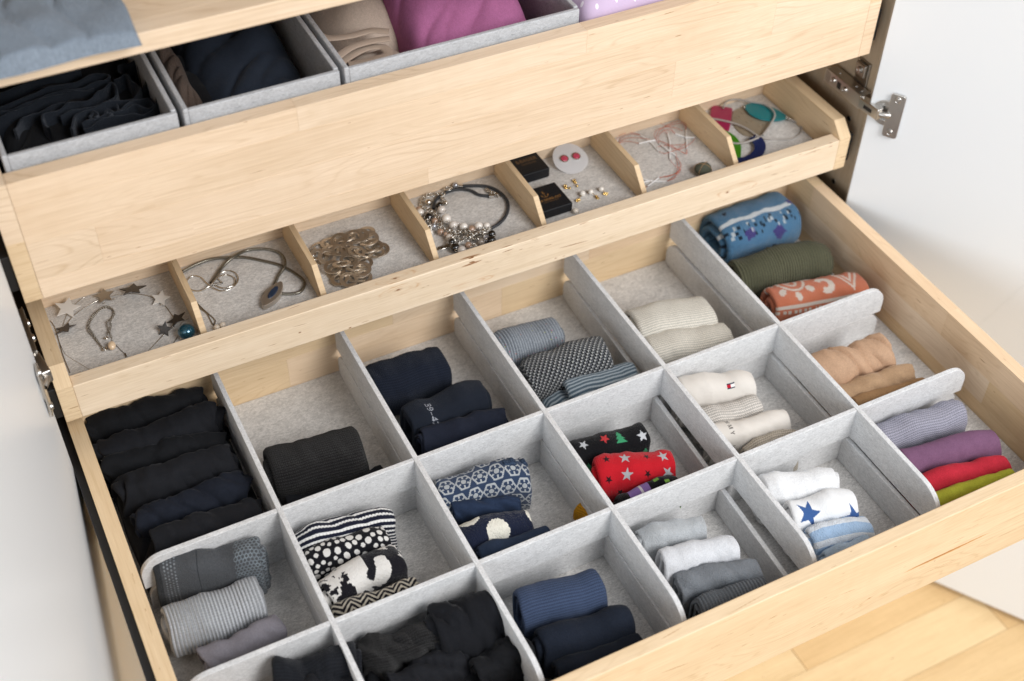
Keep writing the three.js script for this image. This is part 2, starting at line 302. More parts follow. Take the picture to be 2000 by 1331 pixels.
    const at = (a, y, n) => { const q = o.clone().addScaledVector(A, a).addScaledVector(Nn, n); q.y = yc + y; q.x = X(q.x); return q; };
    const grp = new THREE.Group(); grp.name = 'cup'; 
    const mk = (pts, t, n0, name, mat, holes = []) => {       // outline in (along door, height), thickness off the face
      const s = new THREE.Shape(pts.map(p => new THREE.Vector2(...p))); for (const q of holes) s.holes.push(new THREE.Path(q.map(p => new THREE.Vector2(...p))));
      const g = new THREE.ExtrudeGeometry(s, { depth: t, bevelEnabled: true, bevelSize: .0005, bevelThickness: .0004, bevelOffset: -.0005, bevelSegments: 2, curveSegments: 16 });
      const p = g.attributes.position; for (let i = 0; i < p.count; i++) { const q = at(p.getX(i), p.getY(i), n0 + p.getZ(i)); p.setXYZ(i, q.x, q.y, q.z); }
      const q = g.index ? g.toNonIndexed() : g; if (side < 0) { const a = q.attributes.position.array; for (let i = 0; i < a.length; i += 9) for (let k = 0; k < 3; k++) { const t = a[i + k]; a[i + k] = a[i + 3 + k]; a[i + 3 + k] = t; } } q.computeVertexNormals(); return part(h, name, uvBox(q), mat);
    };
    const rr = (x0, x1, y0, y1, r) => [...arcPts(x1 - r, y1 - r, r, 0, Math.PI / 2, 4), ...arcPts(x0 + r, y1 - r, r, Math.PI / 2, Math.PI, 4), ...arcPts(x0 + r, y0 + r, r, Math.PI, 1.5 * Math.PI, 4), ...arcPts(x1 - r, y0 + r, r, 1.5 * Math.PI, 2 * Math.PI, 4)];
    mk(arcPts(.0195, 0, .0155, 0, 2 * Math.PI, 36).slice(0, -1), .0012, .0002, 'cup_rim', steel, [rr(.0135, .0325, -.0085, .0085, .003)]);
    mk(rr(.0205, .0365, -.027, .027, .003), .0013, .0016, 'cup_flange', steel, [rr(.0215, .0325, -.0085, .0085, .003)]);
    mk(rr(.0136, .0324, -.0085, .0085, .003), .0002, -.0105, 'cup_floor', steelDull);
    mk(rr(.0136, .0324, -.0085, .0085, .003), .0085, -.0098, 'cup_wall', steel, [rr(.0146, .0314, -.0075, .0075, .0026)]);
    mk([[.0150, -.0072], [.0310, -.0072], [.0310, -.0022], [.0150, .0004]], .004, -.0095, 'cup_ramp', steel);
    for (const yy of [-.0205, .0205]) { const q = at(.0285, yy, .0034), s = screw(h, q.x, q.y, q.z, [0, 0, 0]); const n = Nn.clone(); n.x *= side; s.quaternion.setFromUnitVectors(v3(0, 1, 0), n); }
    // link between arm and cup
    const l0 = v3(X(px - .014), yc, -.4085), l1 = at(.013, .0, .006), l2 = at(.024, -.001, .002);
    const dirv = l1.clone().sub(l0), len = dirv.length(), ang = Math.atan2(-dirv.z, dirv.x);
    const link = new RoundedBoxGeometry(len + .004, .0135, .009, 2, .0016); const lk = part(h, 'link_arm', uvBox(link), steel); lk.position.copy(l0).lerp(l1, .5); lk.rotation.y = ang;
    const slot = part(h, 'link_slot', boardGeo(-.006, .006, -.0022, .0022, .0042, .0048, 'x', .0003), blackPlastic); slot.position.copy(lk.position); slot.rotation.y = ang;
    const pin = new THREE.CylinderGeometry(.0022, .0022, .0165, 14); const pn = part(h, 'pivot_pin', pin, steelDull); pn.position.copy(l0);
    const e2 = part(h, 'link_tip', tube([l1, l1.clone().lerp(l2, .5).add(v3(0, 0, .001)), l2], .0035, 12), steelDull);
  }
  hinge(1, HY, DD); hinge(-1, HY, DL);
}

// ------------------------------------------------------------ drawers
const brd = (parent, name, a, grain, mat, r = .0012, seed = 1) => { const q = rng(seed); return part(parent, name, boardGeo(...a, grain, r, q() * .6, q() * .16), mat); };
function staves(parent, name, x0, x1, z0, z1, rows, axis, seed, pool = [0, 1, 2, 3, 4, 5]) {   // rows: [y0, y1, [cuts along the board]]
  const g = sub(parent, name), r = rng(seed);
  for (const [y0, y1, cuts, mi] of rows) {
    const a = axis === 'x' ? [x0, ...cuts, x1] : [z0, ...cuts, z1];
    for (let i = 0; i + 1 < a.length; i++) {
      const m = WOOD[mi !== undefined && i === 0 ? mi : pool[Math.floor(r() * pool.length)]];
      part(g, 'stave', axis === 'x' ? boardGeo(a[i], a[i + 1], y0, y1, z0, z1, 'x', .0003, r() * .6, r() * .16) : boardGeo(x0, x1, y0, y1, a[i], a[i + 1], 'z', .0003, r() * .6, r() * .16), m);
    }
  }
  return g;
}
const Z1 = -0.4076, Y1 = 0.3049, H1 = 0.1187, Z2 = -0.4057, Y2 = 0.0809, H2 = 0.0403, Z3 = 0.0135, H3 = 0.1117, F3 = -0.083, F2 = 0.056, B3 = -0.474;
const drawerUp = thing('wooden_drawer', 'deep pale wooden drawer with a tall laminated front holding felt boxes', 'drawer');
{
  staves(drawerUp, 'front_board', .0002, W - .0002, Z1 - .015, Z1, [[Y1 - H1, Y1 - H1 + .0185, [.35], 0], [Y1 - H1 + .0185, Y1 - H1 + .058, [.055, .61], 1], [Y1 - H1 + .058, Y1 - .024, [.72], 0], [Y1 - .024, Y1, [.235, .51], 4]], 'x', 41, [0, 1, 4]);
  for (const s of [0, 1]) staves(drawerUp, 'side_board', s ? W : -T, s ? W + T : 0, -.93, Z1, [[Y1 - H1, Y1 - H1 + .062, [-.6]], [Y1 - H1 + .062, Y1, [-.7]]], 'z', 50 + s);
  brd(drawerUp, 'back_board', [0, W, Y1 - H1, Y1 - .01, -.93, -.915], 'x', WOOD[3]);
  brd(drawerUp, 'bottom_board', [0, W, Y1 - H1 + .004, Y1 - H1 + .010, -.915, Z1 - .015], 'x', woodPly);
}
const mark = (u, v, z, y0, o) => { const q = P(u, v, 2, z); return { u: q.x, v: q.y - y0, ...o }; };
const streak = (u0, v0, u1, v1, z, y0, wid, col, a) => { const p = P(u0, v0, 2, z), q = P(u1, v1, 2, z); return { u: (p.x + q.x) / 2, v: (p.y + q.y) / 2 - y0, len: p.distanceTo(q), wid, ang: Math.atan2(q.y - p.y, q.x - p.x), col, a }; };
const tray = thing('jewellery_tray', 'shallow pale wooden pull-out tray divided into seven felt-lined compartments', 'tray');
{
  const y0 = Y2 - H2, M = [];
  const k = (u, v, len, wid, o = {}) => M.push(mark(u, v, Z2, y0, { len, wid, kind: 'knot', col: [120, 72, 38], a: .9, ...o }));
  k(1421, 376, .007, .004); k(777, 567, .012, .005, { a: .75 }); k(683, 641, .005, .003); k(585, 650, .004, .003); k(1085, 505, .005, .003, { a: .5 });
  M.push(mark(779, 568, Z2, y0, { len: .05, wid: .016, kind: 'ring', col: [188, 128, 76], a: .55 })); M.push(mark(915, 555, Z2, y0, { len: .07, wid: .008, kind: 'ring', col: [190, 120, 66], a: .6 }));
  M.push(mark(1440, 370, Z2, y0, { len: .06, wid: .018, kind: 'ring', col: [196, 140, 88], a: .5 })); M.push(mark(700, 655, Z2, y0, { len: .03, wid: .008, kind: 'ring', col: [190, 130, 80], a: .4 }));
  for (const [a, b, c, d, w, al] of [[900, 523, 942, 508, .0022, .8], [915, 514, 928, 511, .0016, 1], [980, 494, 1004, 486, .0009, .9], [1090, 486, 1150, 470, .0012, .7], [300, 705, 335, 695, .0007, .6], [570, 640, 600, 632, .0007, .5], [1578, 300, 1604, 291, .0009, .7], [1618, 288, 1626, 285, .0008, .8], [1540, 338, 1562, 332, .0006, .7], [1505, 343, 1520, 339, .0008, .6], [1130, 440, 1150, 433, .0008, .7], [1190, 420, 1215, 412, .0006, .6], [1060, 482, 1080, 477, .0007, .6], [245, 712, 262, 707, .0005, .5]]) M.push(streak(a, b, c, d, Z2, y0, w, [126, 76, 40], al));
  const t2 = woodTex(101, 2048, 128, W + .02, H2, { base: [235, 213, 184], ring: .05, flecks: 90, marks: M });
  const fr = part(tray, 'front_board', boardGeo(0, W, y0, Y2, Z2 - .015, Z2, 'x', .0010, 0, -y0), woodMat(t2));
  const chamfer = [[-.93, y0], [Z2, y0], [Z2, Y2 + .001], [-.4215, .0975], [-.93, .0975]];
  for (const s of [0, 1]) { const g = slab(chamfer, T, 'zy', .0006, 'z'); g.translate(s ? W + T / 2 : -T / 2, 0, 0); part(tray, 'side_board', g, WOOD[2]); }
  brd(tray, 'base_board', [0, W, y0 + .002, F2 - .004, -.93, Z2 - .015], 'x', woodPly);
  brd(tray, 'cross_rail', [0, W, F2 - .0035, .091, -.558, -.548], 'x', WOOD[1], .0008);
  part(tray, 'felt_lining', boardGeo(.0004, W - .0004, F2 - .0038, F2, -.5478, Z2 - .0153, 'x', .0004), FELT_FLOOR);
  const dv = [[-.5475, F2 + .0002], [-.4325, F2 + .0002], [-.4365, .068], [-.456, .0895], [-.5475, .0905]];
  const rr = rng(8);
  for (const x of [.1265, .2465, .3665, .4885, .609, .7255]) { const g = slab(dv, .006, 'zy', .0005, 'z'); g.translate(x + .0005, 0, 0); g.attributes.uv.array.forEach((q, i, a) => { a[i] = q + (i % 2 ? x * .3 : x); }); part(tray, 'divider', g, WOOD[2]); }
}
function fingerJoint() {                                       // top lipping of the left side board, finger-jointed near its back end
  const g = sub(drawer, 'lipping'), zj = P(152, 846, 1, 0).z, n = 5, L = .009, a = [[-T, B3 - .014], [0, B3 - .014]], b = [];
  for (let i = 0; i <= n * 2; i++) b.push([-i * T / (n * 2), zj + (i % 2 ? L / 2 : -L / 2)]);
  const up = slab([...a, ...b], .0125, 'xz', 0, 'z'), dn = slab([...b.slice().reverse(), [0, 0], [-T, 0]], .0125, 'xz', 0, 'z');
  for (const [q, m] of [[up, WOOD[5]], [dn, WOOD[2]]]) { q.translate(0, -.00625, 0); part(g, 'stave', q, m); }
}
const drawer = thing('wooden_drawer', 'wide pale wooden drawer pulled out and filled with folded socks', 'drawer');
{
  const y0 = -H3, M = [];
  const c = [186, 122, 58], dk = [150, 96, 50];
  M.push(streak(1762, 1122, 1936, 1040, Z3, y0, .0036, c, .85)); M.push(streak(1770, 1117, 1880, 1066, Z3, y0, .0009, [140, 88, 40], .7));
  M.push(mark(1826, 1097, Z3, y0, { len: .003, wid: .002, kind: 'knot', col: [104, 60, 30], a: 1 })); M.push(mark(1749, 1069, Z3, y0, { len: .005, wid: .0018, kind: 'knot', col: [128, 78, 40], a: .9 }));
  M.push(mark(1698, 1170, Z3, y0, { len: .008, wid: .004, kind: 'knot', col: [160, 100, 50], a: .7 })); M.push(mark(1702, 1172, Z3, y0, { len: .05, wid: .012, kind: 'ring', col: [206, 156, 104], a: .5 }));
  for (const [a, b, d, e, w, al] of [[1760, 1139, 1785, 1127, .0006, .6], [1795, 1126, 1870, 1092, .0006, .5], [1830, 1113, 1880, 1090, .0005, .5], [1640, 1164, 1675, 1150, .001, .5], [1500, 1212, 1520, 1202, .001, .7], [1430, 1190, 1510, 1158, .0007, .4], [1300, 1254, 1345, 1236, .0008, .5], [1385, 1270, 1410, 1258, .0008, .5], [1290, 1317, 1345, 1296, .001, .7], [1400, 1222, 1460, 1196, .0006, .4], [1590, 1200, 1625, 1184, .0006, .5], [1900, 1022, 1935, 1006, .0006, .5], [1950, 1050, 1990, 1032, .0006, .5]]) M.push(streak(a, b, d, e, Z3, y0, w, dk, al));
  const t3 = woodTex(131, 2048, 320, .89, H3 + .02, { base: [228, 202, 166], ring: .06, flecks: 60, marks: M });
  part(drawer, 'front_board', boardGeo(-T, W + T, y0, 0, 0, Z3, 'x', .0014, .02, -y0), woodMat(t3)).geometry.attributes.uv.array.forEach((q, i, a) => { if (i % 2 === 0) a[i] = q - .02; });
  // finger-jointed side boards laid up from staves
  staves(drawer, 'side_board', -T, 0, B3 - .014, 0, [[-H3, -.07, [-.2]], [-.07, -.03, [-.36, -.1]], [-.03, -.0125, [-.4085, -.14], 5]], 'z', 61);
  fingerJoint();
  staves(drawer, 'side_board', W, W + T, B3 - .014, 0, [[-H3, -.066, [-.42, -.25]], [-.066, -.033, [-.36, -.12], 4], [-.033, 0, [-.43, -.196], 2]], 'z', 68);
  staves(drawer, 'back_board', 0, W, B3 - .014, B3, [[-H3, -.042, [.21, .46], 2], [-.042, 0, [.33, .57], 2]], 'x', 72);
  brd(drawer, 'bottom_board', [0, W, -H3 + .006, F3 - .004, B3, 0], 'x', woodPly);
  part(drawer, 'felt_lining', boardGeo(.0004, W - .0004, F3 - .0038, F3, B3 + .0004, -.0004, 'x', .0004), FELT_FLOOR);
  for (const s of [0, 1]) {                                   // black runner along the outer side
    const a = s ? W + T : -T - .0075, rl = sub(drawer, 'runner', 'black steel drawer runner');
    part(rl, 'rail', boardGeo(a, a + .0075, -.052, -.008, -.47, -.012, 'z', .0008), blackPlastic);
    part(rl, 'stop', boardGeo(a - (s ? -.0076 : .0006), a + (s ? .0082 : .0001), -.05, -.010, -.302, -.300, 'z', .0001), steelDull);
  }
}
for (const [o, z0, z1, y] of [[drawerUp, -.93, Z1 - .004, Y1 - H1 + .03], [tray, -.93, Z2 - .004, y2r()]]) {
  for (const s of [0, 1]) { const a = s ? W + T : -T - .0075; part(o, 'runner', boardGeo(a, a + .0075, y - .018, y + .018, z0, z1, 'z', .0008), blackPlastic); }
}
function y2r() { return Y2 - H2 + .022; }

// ------------------------------------------------------------ felt divider grid of the sock drawer
const LX = [0.1322, 0.2661, 0.402, 0.5381, 0.6772], MZ = [-0.2655, -0.134];
const grid = thing('felt_divider_grid', 'interlocking grid of light grey felt strips standing in the sock drawer', 'divider');
{
  const t = .005, top = -.0069;
  LX.forEach((x, i) => {
    const g = slab(stripPts(-.471, -.004, -.046, top, .012, .03), t, 'zy', .0007, 'z'); g.translate(x, 0, 0); part(grid, 'lengthwise_strip', g, FELT);
    const lo = slab(stripPts(-.232, .2325, F3 + .0003, -.0485, .018, .018), t, 'zy', .0007, 'z');
    const m = part(grid, 'lower_lengthwise_strip', lo, FELT);
    const dx = [0, 0, -.0005, -.008, -.003][i], yaw = [0, .001, -.001, -.034, -.003][i];
    m.position.set(x + dx, 0, -.238); m.rotation.y = yaw;
  });
  MZ.forEach((z, i) => {
    const g = slab(stripPts(.002, .8165, -.046, top - .001, .022, .024), t, 'xy', .0007, 'x'); g.translate(0, 0, z); part(grid, 'crosswise_strip', g, FELT);
    const lo = slab(stripPts(.004, .819, F3 + .0003, -.0495, .018, .018), t, 'xy', .0007, 'x');
    const m = part(grid, 'lower_crosswise_strip', lo, FELT); m.position.set(0, 0, z - .0035); m.rotation.y = i ? .002 : -.0015;
  });
}

// ------------------------------------------------------------ folded and rolled cloth
// a thick ribbon wound round itself (the layers of a folded sock show at its ends); x along the roll, base at y = 0
function rollGeo(o) {
  const { len, w, h, t = .0052, turns = 2.1, seed = 1, wr = .0012, lean = 0, e = .72, bow = 0, taper = 0, dir = 1, start = -1.9, ragged = .002, M = 22, per = 26, crease = 0, swell = .05, flatTop = 0, tail = 0, drop = .045, slipL = 0, slipR = 0 } = o;
  const r = rng(seed), s0 = r() * 50, n = Math.round(per * turns), C = [];
  const a0 = w / 2 - t / 2, b0 = h / 2 - t / 2, pitch = t * 1.04;
  for (let i = 0; i <= n; i++) {
    const th = start + i / per * 6.283, k = i / per * pitch, a = Math.max(a0 - k, .0012), b = Math.max(b0 - k, .0016);
    const c = Math.cos(th), s = Math.sin(th);
    C.push([dir * a * Math.sign(c) * Math.pow(Math.abs(c), e), b * Math.sign(s) * Math.pow(Math.abs(s), e), th]);
  }
  const arc = [0]; for (let i = 1; i <= n; i++) arc.push(arc[i - 1] + Math.hypot(C[i][0] - C[i - 1][0], C[i][1] - C[i - 1][1]));
  const nor = C.map((_, i) => { const p = C[Math.max(0, i - 1)], q = C[Math.min(n, i + 1)], d = Math.hypot(q[0] - p[0], q[1] - p[1]) || 1; return [(q[1] - p[1]) / d * dir, -(q[0] - p[0]) / d * dir]; });
  // outline: outer side 0..n, then inner side n..0, closed
  const ring = []; for (let i = 0; i <= n; i++) ring.push([i, 1]); for (let i = n; i >= 0; i--) ring.push([i, -1]);
  const K = ring.length, xs = [];
  for (const k of [1, .92, .7, .38]) xs.push([-len / 2 + t * .5 * (1 - Math.sqrt(1 - k * k)) * 0 + t * .5 * (1 - k), Math.sqrt(Math.max(0, 1 - k * k))]);
  for (let m = 0; m <= M; m++) xs.push([-len / 2 + t * .55 + (len - 1.1 * t) * m / M, 1]);
  for (const k of [.38, .7, .92, 1]) xs.push([len / 2 - t * .5 * (1 - k), Math.sqrt(Math.max(0, 1 - k * k))]);
  const pos = [], uv = [], idx = [];
  for (const [x, f] of xs) {
    const fx = x / len;                                     // -.5 .. .5
    const bz = bow * (4 * fx * fx - .33) + .0022 * N3(fx * 2.2 + s0, 3, seed), by = 1 + swell * N3(fx * 2.6, s0, 7) - taper * fx;
    for (let j = 0; j <= K; j++) {
      const [i, sd] = ring[j % K], c = C[i], nn = nor[i], tt = t * f * (.93 + .14 * N3(i * .2, x * 60, s0)) / 2;
      let z = c[0] + nn[0] * sd * tt, y = c[1] + nn[1] * sd * tt;
      const edge = Math.pow(Math.abs(fx) * 2, 6);
      const wob = wr * (N3(x * 55 + s0, c[2] * .8, seed * .37) * 1.1 + .6 * N3(x * 130, c[2] * 1.7 + s0, 5) + .3 * N3(x * 300, c[2] * 2.2, s0 + 3)) + crease * Math.pow(1 - Math.abs(N3(x * 38 + c[2] * .55, c[2] * .35, s0 + 9)), 6) * -1 + .0016 * edge * N3(c[2] * 1.3, s0, 2);
      const L = Math.hypot(c[0], c[1]) || 1; z += c[0] / L * wob; y += c[1] / L * wob;
      const soft = Math.pow(Math.abs(fx) * 2, 4); y = (y + h / 2) * by * (1 - drop * soft); z *= 1 - .8 * drop * soft; z = z * (1 + .05 * N3(fx * 3, s0 + 4, 1)) + bz;
      if (flatTop && y > h - flatTop) y = h - flatTop + (y - h + flatTop) * .3;
      y = Math.max(y, .0002 + .0004 * (j % 3)); z += lean * y;
      const xx = x + ragged * (N3(c[2] * .7, s0, fx > 0 ? 4 : 9) * 1.6) * Math.pow(Math.abs(fx) * 2, 3) + (fx < 0 ? -slipL : slipR) * Math.min(1, i / per / 1.4) * Math.pow(Math.abs(fx) * 2, 5);
      pos.push(xx, y, z); uv.push(x + len / 2, arc[i] * (j > n ? 1 : 1));
    }
  }
  const R = K + 1;
  for (let a = 0; a + 1 < xs.length; a++) for (let j = 0; j < K; j++) { const p = a * R + j, q = p + R; dir > 0 ? idx.push(p, p + 1, q, q, p + 1, q + 1) : idx.push(p, q, p + 1, q, q + 1, p + 1); }
  const g = new THREE.BufferGeometry(); g.setAttribute('position', new THREE.Float32BufferAttribute(pos, 3)); g.setAttribute('uv', new THREE.Float32BufferAttribute(uv, 2)); g.setIndex(idx); g.computeVertexNormals();
  return g;
}
let lastSock = null;
function asPart(owner, name, m, label) { scene.updateMatrixWorld(true); owner.attach(m); m.name = name; m.userData = label ? { label } : {}; return m; }
// L and R: photograph pixels of the two ends of the ridge; yt: height of the ridge; the roll stands on the floor at y = fl
function sock(name, L, R, yt, w, mat, label, group, o = {}, category = 'sock') {
  const fl = o.fl ?? F3, a = P(...L, 1, yt), b = P(...R, 1, yt), len = a.distanceTo(b) + (o.ext ?? 0), mid = a.clone().lerp(b, .5);
  const sd = o.seed ?? Math.round(L[0] * 7 + L[1]), q = rng(sd + 500), o2 = { bow: (q() - .5) * .006, taper: (q() - .5) * .10, lean: (q() - .5) * .12, swell: .11, start: -1.9 + 1.75 * q(), wr: .0022, slipL: (q() - .25) * .012, slipR: (q() - .4) * .010, ...o }; o = o2;
  const g = rollGeo({ len, w: w * (o.wk ?? (mid.z < -.27 ? 1.2 : .99)), h: yt - fl - .0004, ...o, seed: sd });
  const m = one(name, g, mat, label, category, group);
  m.position.set(mid.x, fl + .0003, mid.z - (o.lean ?? 0) * (yt - fl)); m.rotation.y = Math.atan2(-(b.z - a.z), b.x - a.x);
  if (label) lastSock = m; return m;
}

// loose hairs and lint lying on dark cloth
function lint(m, n, seed) {
  const r = rng(seed), g = m.geometry, p = g.attributes.position, q = g.attributes.normal, out = [];
  for (let k = 0, tries = 0; k < n && tries < 4000; tries++) {
    const i = Math.floor(r() * p.count); if (q.getY(i) < .45) continue; k++;
    const a = v3().fromBufferAttribute(p, i), nn = v3().fromBufferAttribute(q, i), L = .0015 + r() * r() * .011, th = r() * 6.28, pts = [];
    for (let s = 0; s <= 4; s++) { const t = (s / 4 - .5) * L, c = (r() - .5) * .002; pts.push(a.clone().addScaledVector(nn, .0005 + .0008 * r()).add(v3(Math.cos(th) * t - Math.sin(th) * c, (r() - .5) * .0006, (Math.sin(th) * t + Math.cos(th) * c) * .6))); }
    out.push(tube(pts, L < .004 ? .00022 : .00013, 8, false, 4));
  }
  if (out.length) part(m, 'lint', mergeGeometries(out), LINT).userData.kind = 'stuff';
}
const LINT = new THREE.MeshStandardMaterial({ color: new THREE.Color('#b9b6b0'), roughness: .9 });

// ------------------------------------------------------------ the socks, row by row
const BLK = cloth('#222327', { bump: PLAIN, bs: .0003, sheen: .25, sheenColor: '#6a6f7a' }), BLK2 = cloth('#1e1f22', { bump: PLAIN, bs: .0004, sheen: .3, sheenColor: '#5a6068' }), INK = cloth('#21252f', { bump: PLAIN, bs: .0004, sheen: .3, sheenColor: '#565e6e' });
const BLK_KNIT = cloth('#3a393a', { bump: KNIT, bs: .0016, map: chunky, sheen: .4, sheenColor: '#70706e' });
const NAVY = cloth('#242a38', { bump: KNIT, bs: .0008, sheen: .3, sheenColor: '#5a6272' });
const gBlack = 'black folded garments in the corner compartment';
{ // back row, first compartment: black leggings and tights
  const o = { wr: .0030, crease: .0035, t: .004, turns: 2.3, M: 40, ragged: .008 };
  sock('folded_leggings', [172, 812], [388, 757], -.022, .032, BLK2, 'black folded leggings against the drawer back, under the tray', gBlack, { ...o, seed: 3 }, 'leggings');
  sock('folded_leggings', [192, 862], [418, 793], -.019, .034, BLK, 'black folded leggings, second from the drawer back, under the tray edge', gBlack, { ...o, seed: 8 }, 'leggings');
  sock('folded_leggings', [205, 893], [430, 838], -.024, .024, BLK2, 'thin black folded leggings squeezed between two thicker black ones', gBlack, { ...o, seed: 4, t: .003 }, 'leggings');
  sock('folded_leggings', [226, 935], [452, 868], -.016, .036, BLK, 'black folded leggings with lint specks, beside dark navy ones', gBlack, { ...o, seed: 21, crease: .004 }, 'leggings');
  sock('folded_leggings', [255, 1000], [470, 925], -.022, .030, INK, 'dark navy folded leggings among the black ones', gBlack, { ...o, seed: 12, crease: .005 }, 'leggings');
  sock('folded_leggings', [295, 1040], [486, 978], -.017, .034, BLK, 'black folded leggings leaning on the felt strip above the dark grey grip sock', gBlack, { ...o, seed: 30 }, 'leggings');
}
{ // back row, second compartment
  sock('knitted_sock', [528, 893], [702, 846], -.022, .056, BLK_KNIT, 'thick charcoal knitted sock roll alone in its compartment', null, { t: .0085, turns: 2.4, e: .82, wr: .0018, swell: .06, M: 26 });
  sock('folded_sock', [560, 968], [745, 912], -.048, .020, BLK, 'thin black sock in front of the charcoal knitted roll', null, { t: .003, turns: 2.2, wr: .002, crease: .003 });
}
{ // back row, third compartment: navy, the middle one with a knitted size
  sock('navy_sock', [722, 722], [866, 684], -.022, .048, NAVY, 'plain navy knitted sock nearest the drawer back', null, { t: .0062, e: .78, wr: .0018, crease: .002, swell: .07 });
  const t = print(1024, 1024, .16, .16, (x, w, h) => {
    x.fillStyle = '#20252f'; x.fillRect(0, 0, w, h);
    x.save(); x.translate(150, 462); x.rotate(Math.PI / 2); x.font = 'bold 86px monospace'; x.fillStyle = '#c9cdd6'; x.textBaseline = 'middle';
    const c2 = document.createElement('canvas'); c2.width = 300; c2.height = 100; const y = c2.getContext('2d'); y.font = 'bold 52px monospace'; y.fillStyle = '#c9cdd6'; y.textBaseline = 'middle'; y.fillText('39-42', 8, 52);
    const d = y.getImageData(0, 0, 300, 100).data, st = 5; for (let j = 0; j < 100; j += st) for (let i = 0; i < 300; i += st) if (d[((j + 2) * 300 + i + 2) * 4 + 3] > 110) { x.fillRect(i + .5, j - 50, st - 1.2, st - .8); }
    x.restore();
  });
  sock('navy_sock', [792, 800], [940, 746], -.024, .040, cloth('#ffffff', { map: t, bump: KNIT, bs: .0006, sheen: .3, sheenColor: '#5a6272' }), 'navy sock with the size 39-42 knitted in white', null, { t: .005, wr: .0012, crease: .001, start: -1.9, taper: 0, bow: 0 });
  sock('navy_sock', [826, 846], [986, 800], -.027, .032, cloth('#262b39', { bump: PLAIN, bs: .0003, sheen: .2 }), 'smooth navy sock in front of the one marked with a size', null, { t: .0035, turns: 2.3, wr: .0020, crease: .003, ragged: .004 });
}
{ // back row, fourth compartment
  const rib = print(512, 512, .054, .054, (x, w, h) => { x.fillStyle = '#878d95'; x.fillRect(0, 0, w, h); for (let i = 0; i < 18; i++) { const g = x.createLinearGradient(i * w / 18, 0, (i + 1) * w / 18, 0); g.addColorStop(0, '#5c636d'); g.addColorStop(.25, '#8f959d'); g.addColorStop(.75, '#969ca3'); g.addColorStop(1, '#5c636d'); x.fillStyle = g; x.fillRect(i * w / 18, 0, w / 18 + 1, h); } const r = rng(6); for (let n = 0; n < 2600; n++) { x.fillStyle = r() < .5 ? 'rgba(190,196,202,.45)' : 'rgba(60,66,74,.45)'; x.fillRect(r() * w, r() * h, 5, 4); } for (let n = 0; n < 26; n++) { x.fillStyle = ['#c2597c', '#b5b95a', '#c86a5c'][n % 3]; x.fillRect(r() * w, r() * h, 8, 7); } });
  sock('ribbed_sock', [962, 662], [1090, 622], -.026, .042, cloth('#ffffff', { map: rib, bump: RIB, bs: .0010 }), 'grey ribbed sock with tiny pink and yellow flecks', null, { t: .0065, turns: 2, e: .8 });
  const twill = print(512, 512, .042, .042, (x, w, h) => { x.fillStyle = '#23262b'; x.fillRect(0, 0, w, h); const a = w / 24, b = h / 18; for (let i = 0; i < 24; i++) for (let j = 0; j < 18; j++) { x.fillStyle = (i + j) % 3 === 0 ? '#d7d8d6' : (i + j) % 3 === 1 ? '#7d8186' : '#1d2025'; x.beginPath(); x.moveTo(i * a, j * b); x.lineTo((i + .5) * a, (j + .55) * b); x.lineTo((i + 1) * a, j * b); x.lineTo((i + 1) * a, (j + .5) * b); x.lineTo((i + .5) * a, (j + 1.05) * b); x.lineTo(i * a, (j + .5) * b); x.fill(); } });
  sock('twill_sock', [1024, 704], [1186, 664], -.018, .048, cloth('#ffffff', { map: twill, bump: KNIT, bs: .0011 }), 'black and white diagonal twill knitted sock', null, { t: .008, turns: 2, e: .82, taper: -.16, bow: .004, swell: .08 });
  const brib = print(512, 512, .042, .042, (x, w, h) => { x.fillStyle = '#6d7e8c'; x.fillRect(0, 0, w, h); for (let j = 0; j < 22; j++) for (let i = 0; i < 26; i++) { const a = w / 26, b = h / 22; x.fillStyle = j % 2 ? '#b4c1ca' : '#556878'; x.beginPath(); x.moveTo(i * a, j * b + 6); x.lineTo((i + .5) * a, j * b); x.lineTo((i + 1) * a, j * b + 6); x.lineTo((i + 1) * a, j * b + b); x.lineTo((i + .5) * a, j * b + b - 6); x.lineTo(i * a, j * b + b); x.fill(); } });
  sock('knitted_sock', [1108, 748], [1244, 708], -.029, .040, cloth('#ffffff', { map: brib, bump: KNIT, bs: .0010 }), 'blue grey striped knitted sock pressed against the felt strip', null, { t: .0062, turns: 2, e: .82 });
  asPart(lastSock, 'cuff', sock('cuff', [1066, 786], [1112, 762], -.046, .030, cloth('#ffffff', { map: brib, bump: KNIT, bs: .0010 }), '', null, { t: .006, turns: 2, e: .85 }));
}
{ // back row, fifth compartment: two cream silk socks
  const cream = cloth('#e9e4d8', { bump: KNIT, bs: .0004, rough: .75, sheen: .5, sheenColor: '#fff6e6' });
  sock('cream_sock', [1238, 617], [1388, 583], -.024, .052, cream, 'cream sock roll, the thicker of the two, nearest the tray', null, { t: .007, turns: 2.2, e: .78, wr: .0014 });
  sock('cream_sock', [1272, 668], [1428, 635], -.028, .044, cream, 'cream sock roll lying against the felt strip', null, { t: .0065, turns: 2.2, e: .78, wr: .0016, taper: .1 });
}
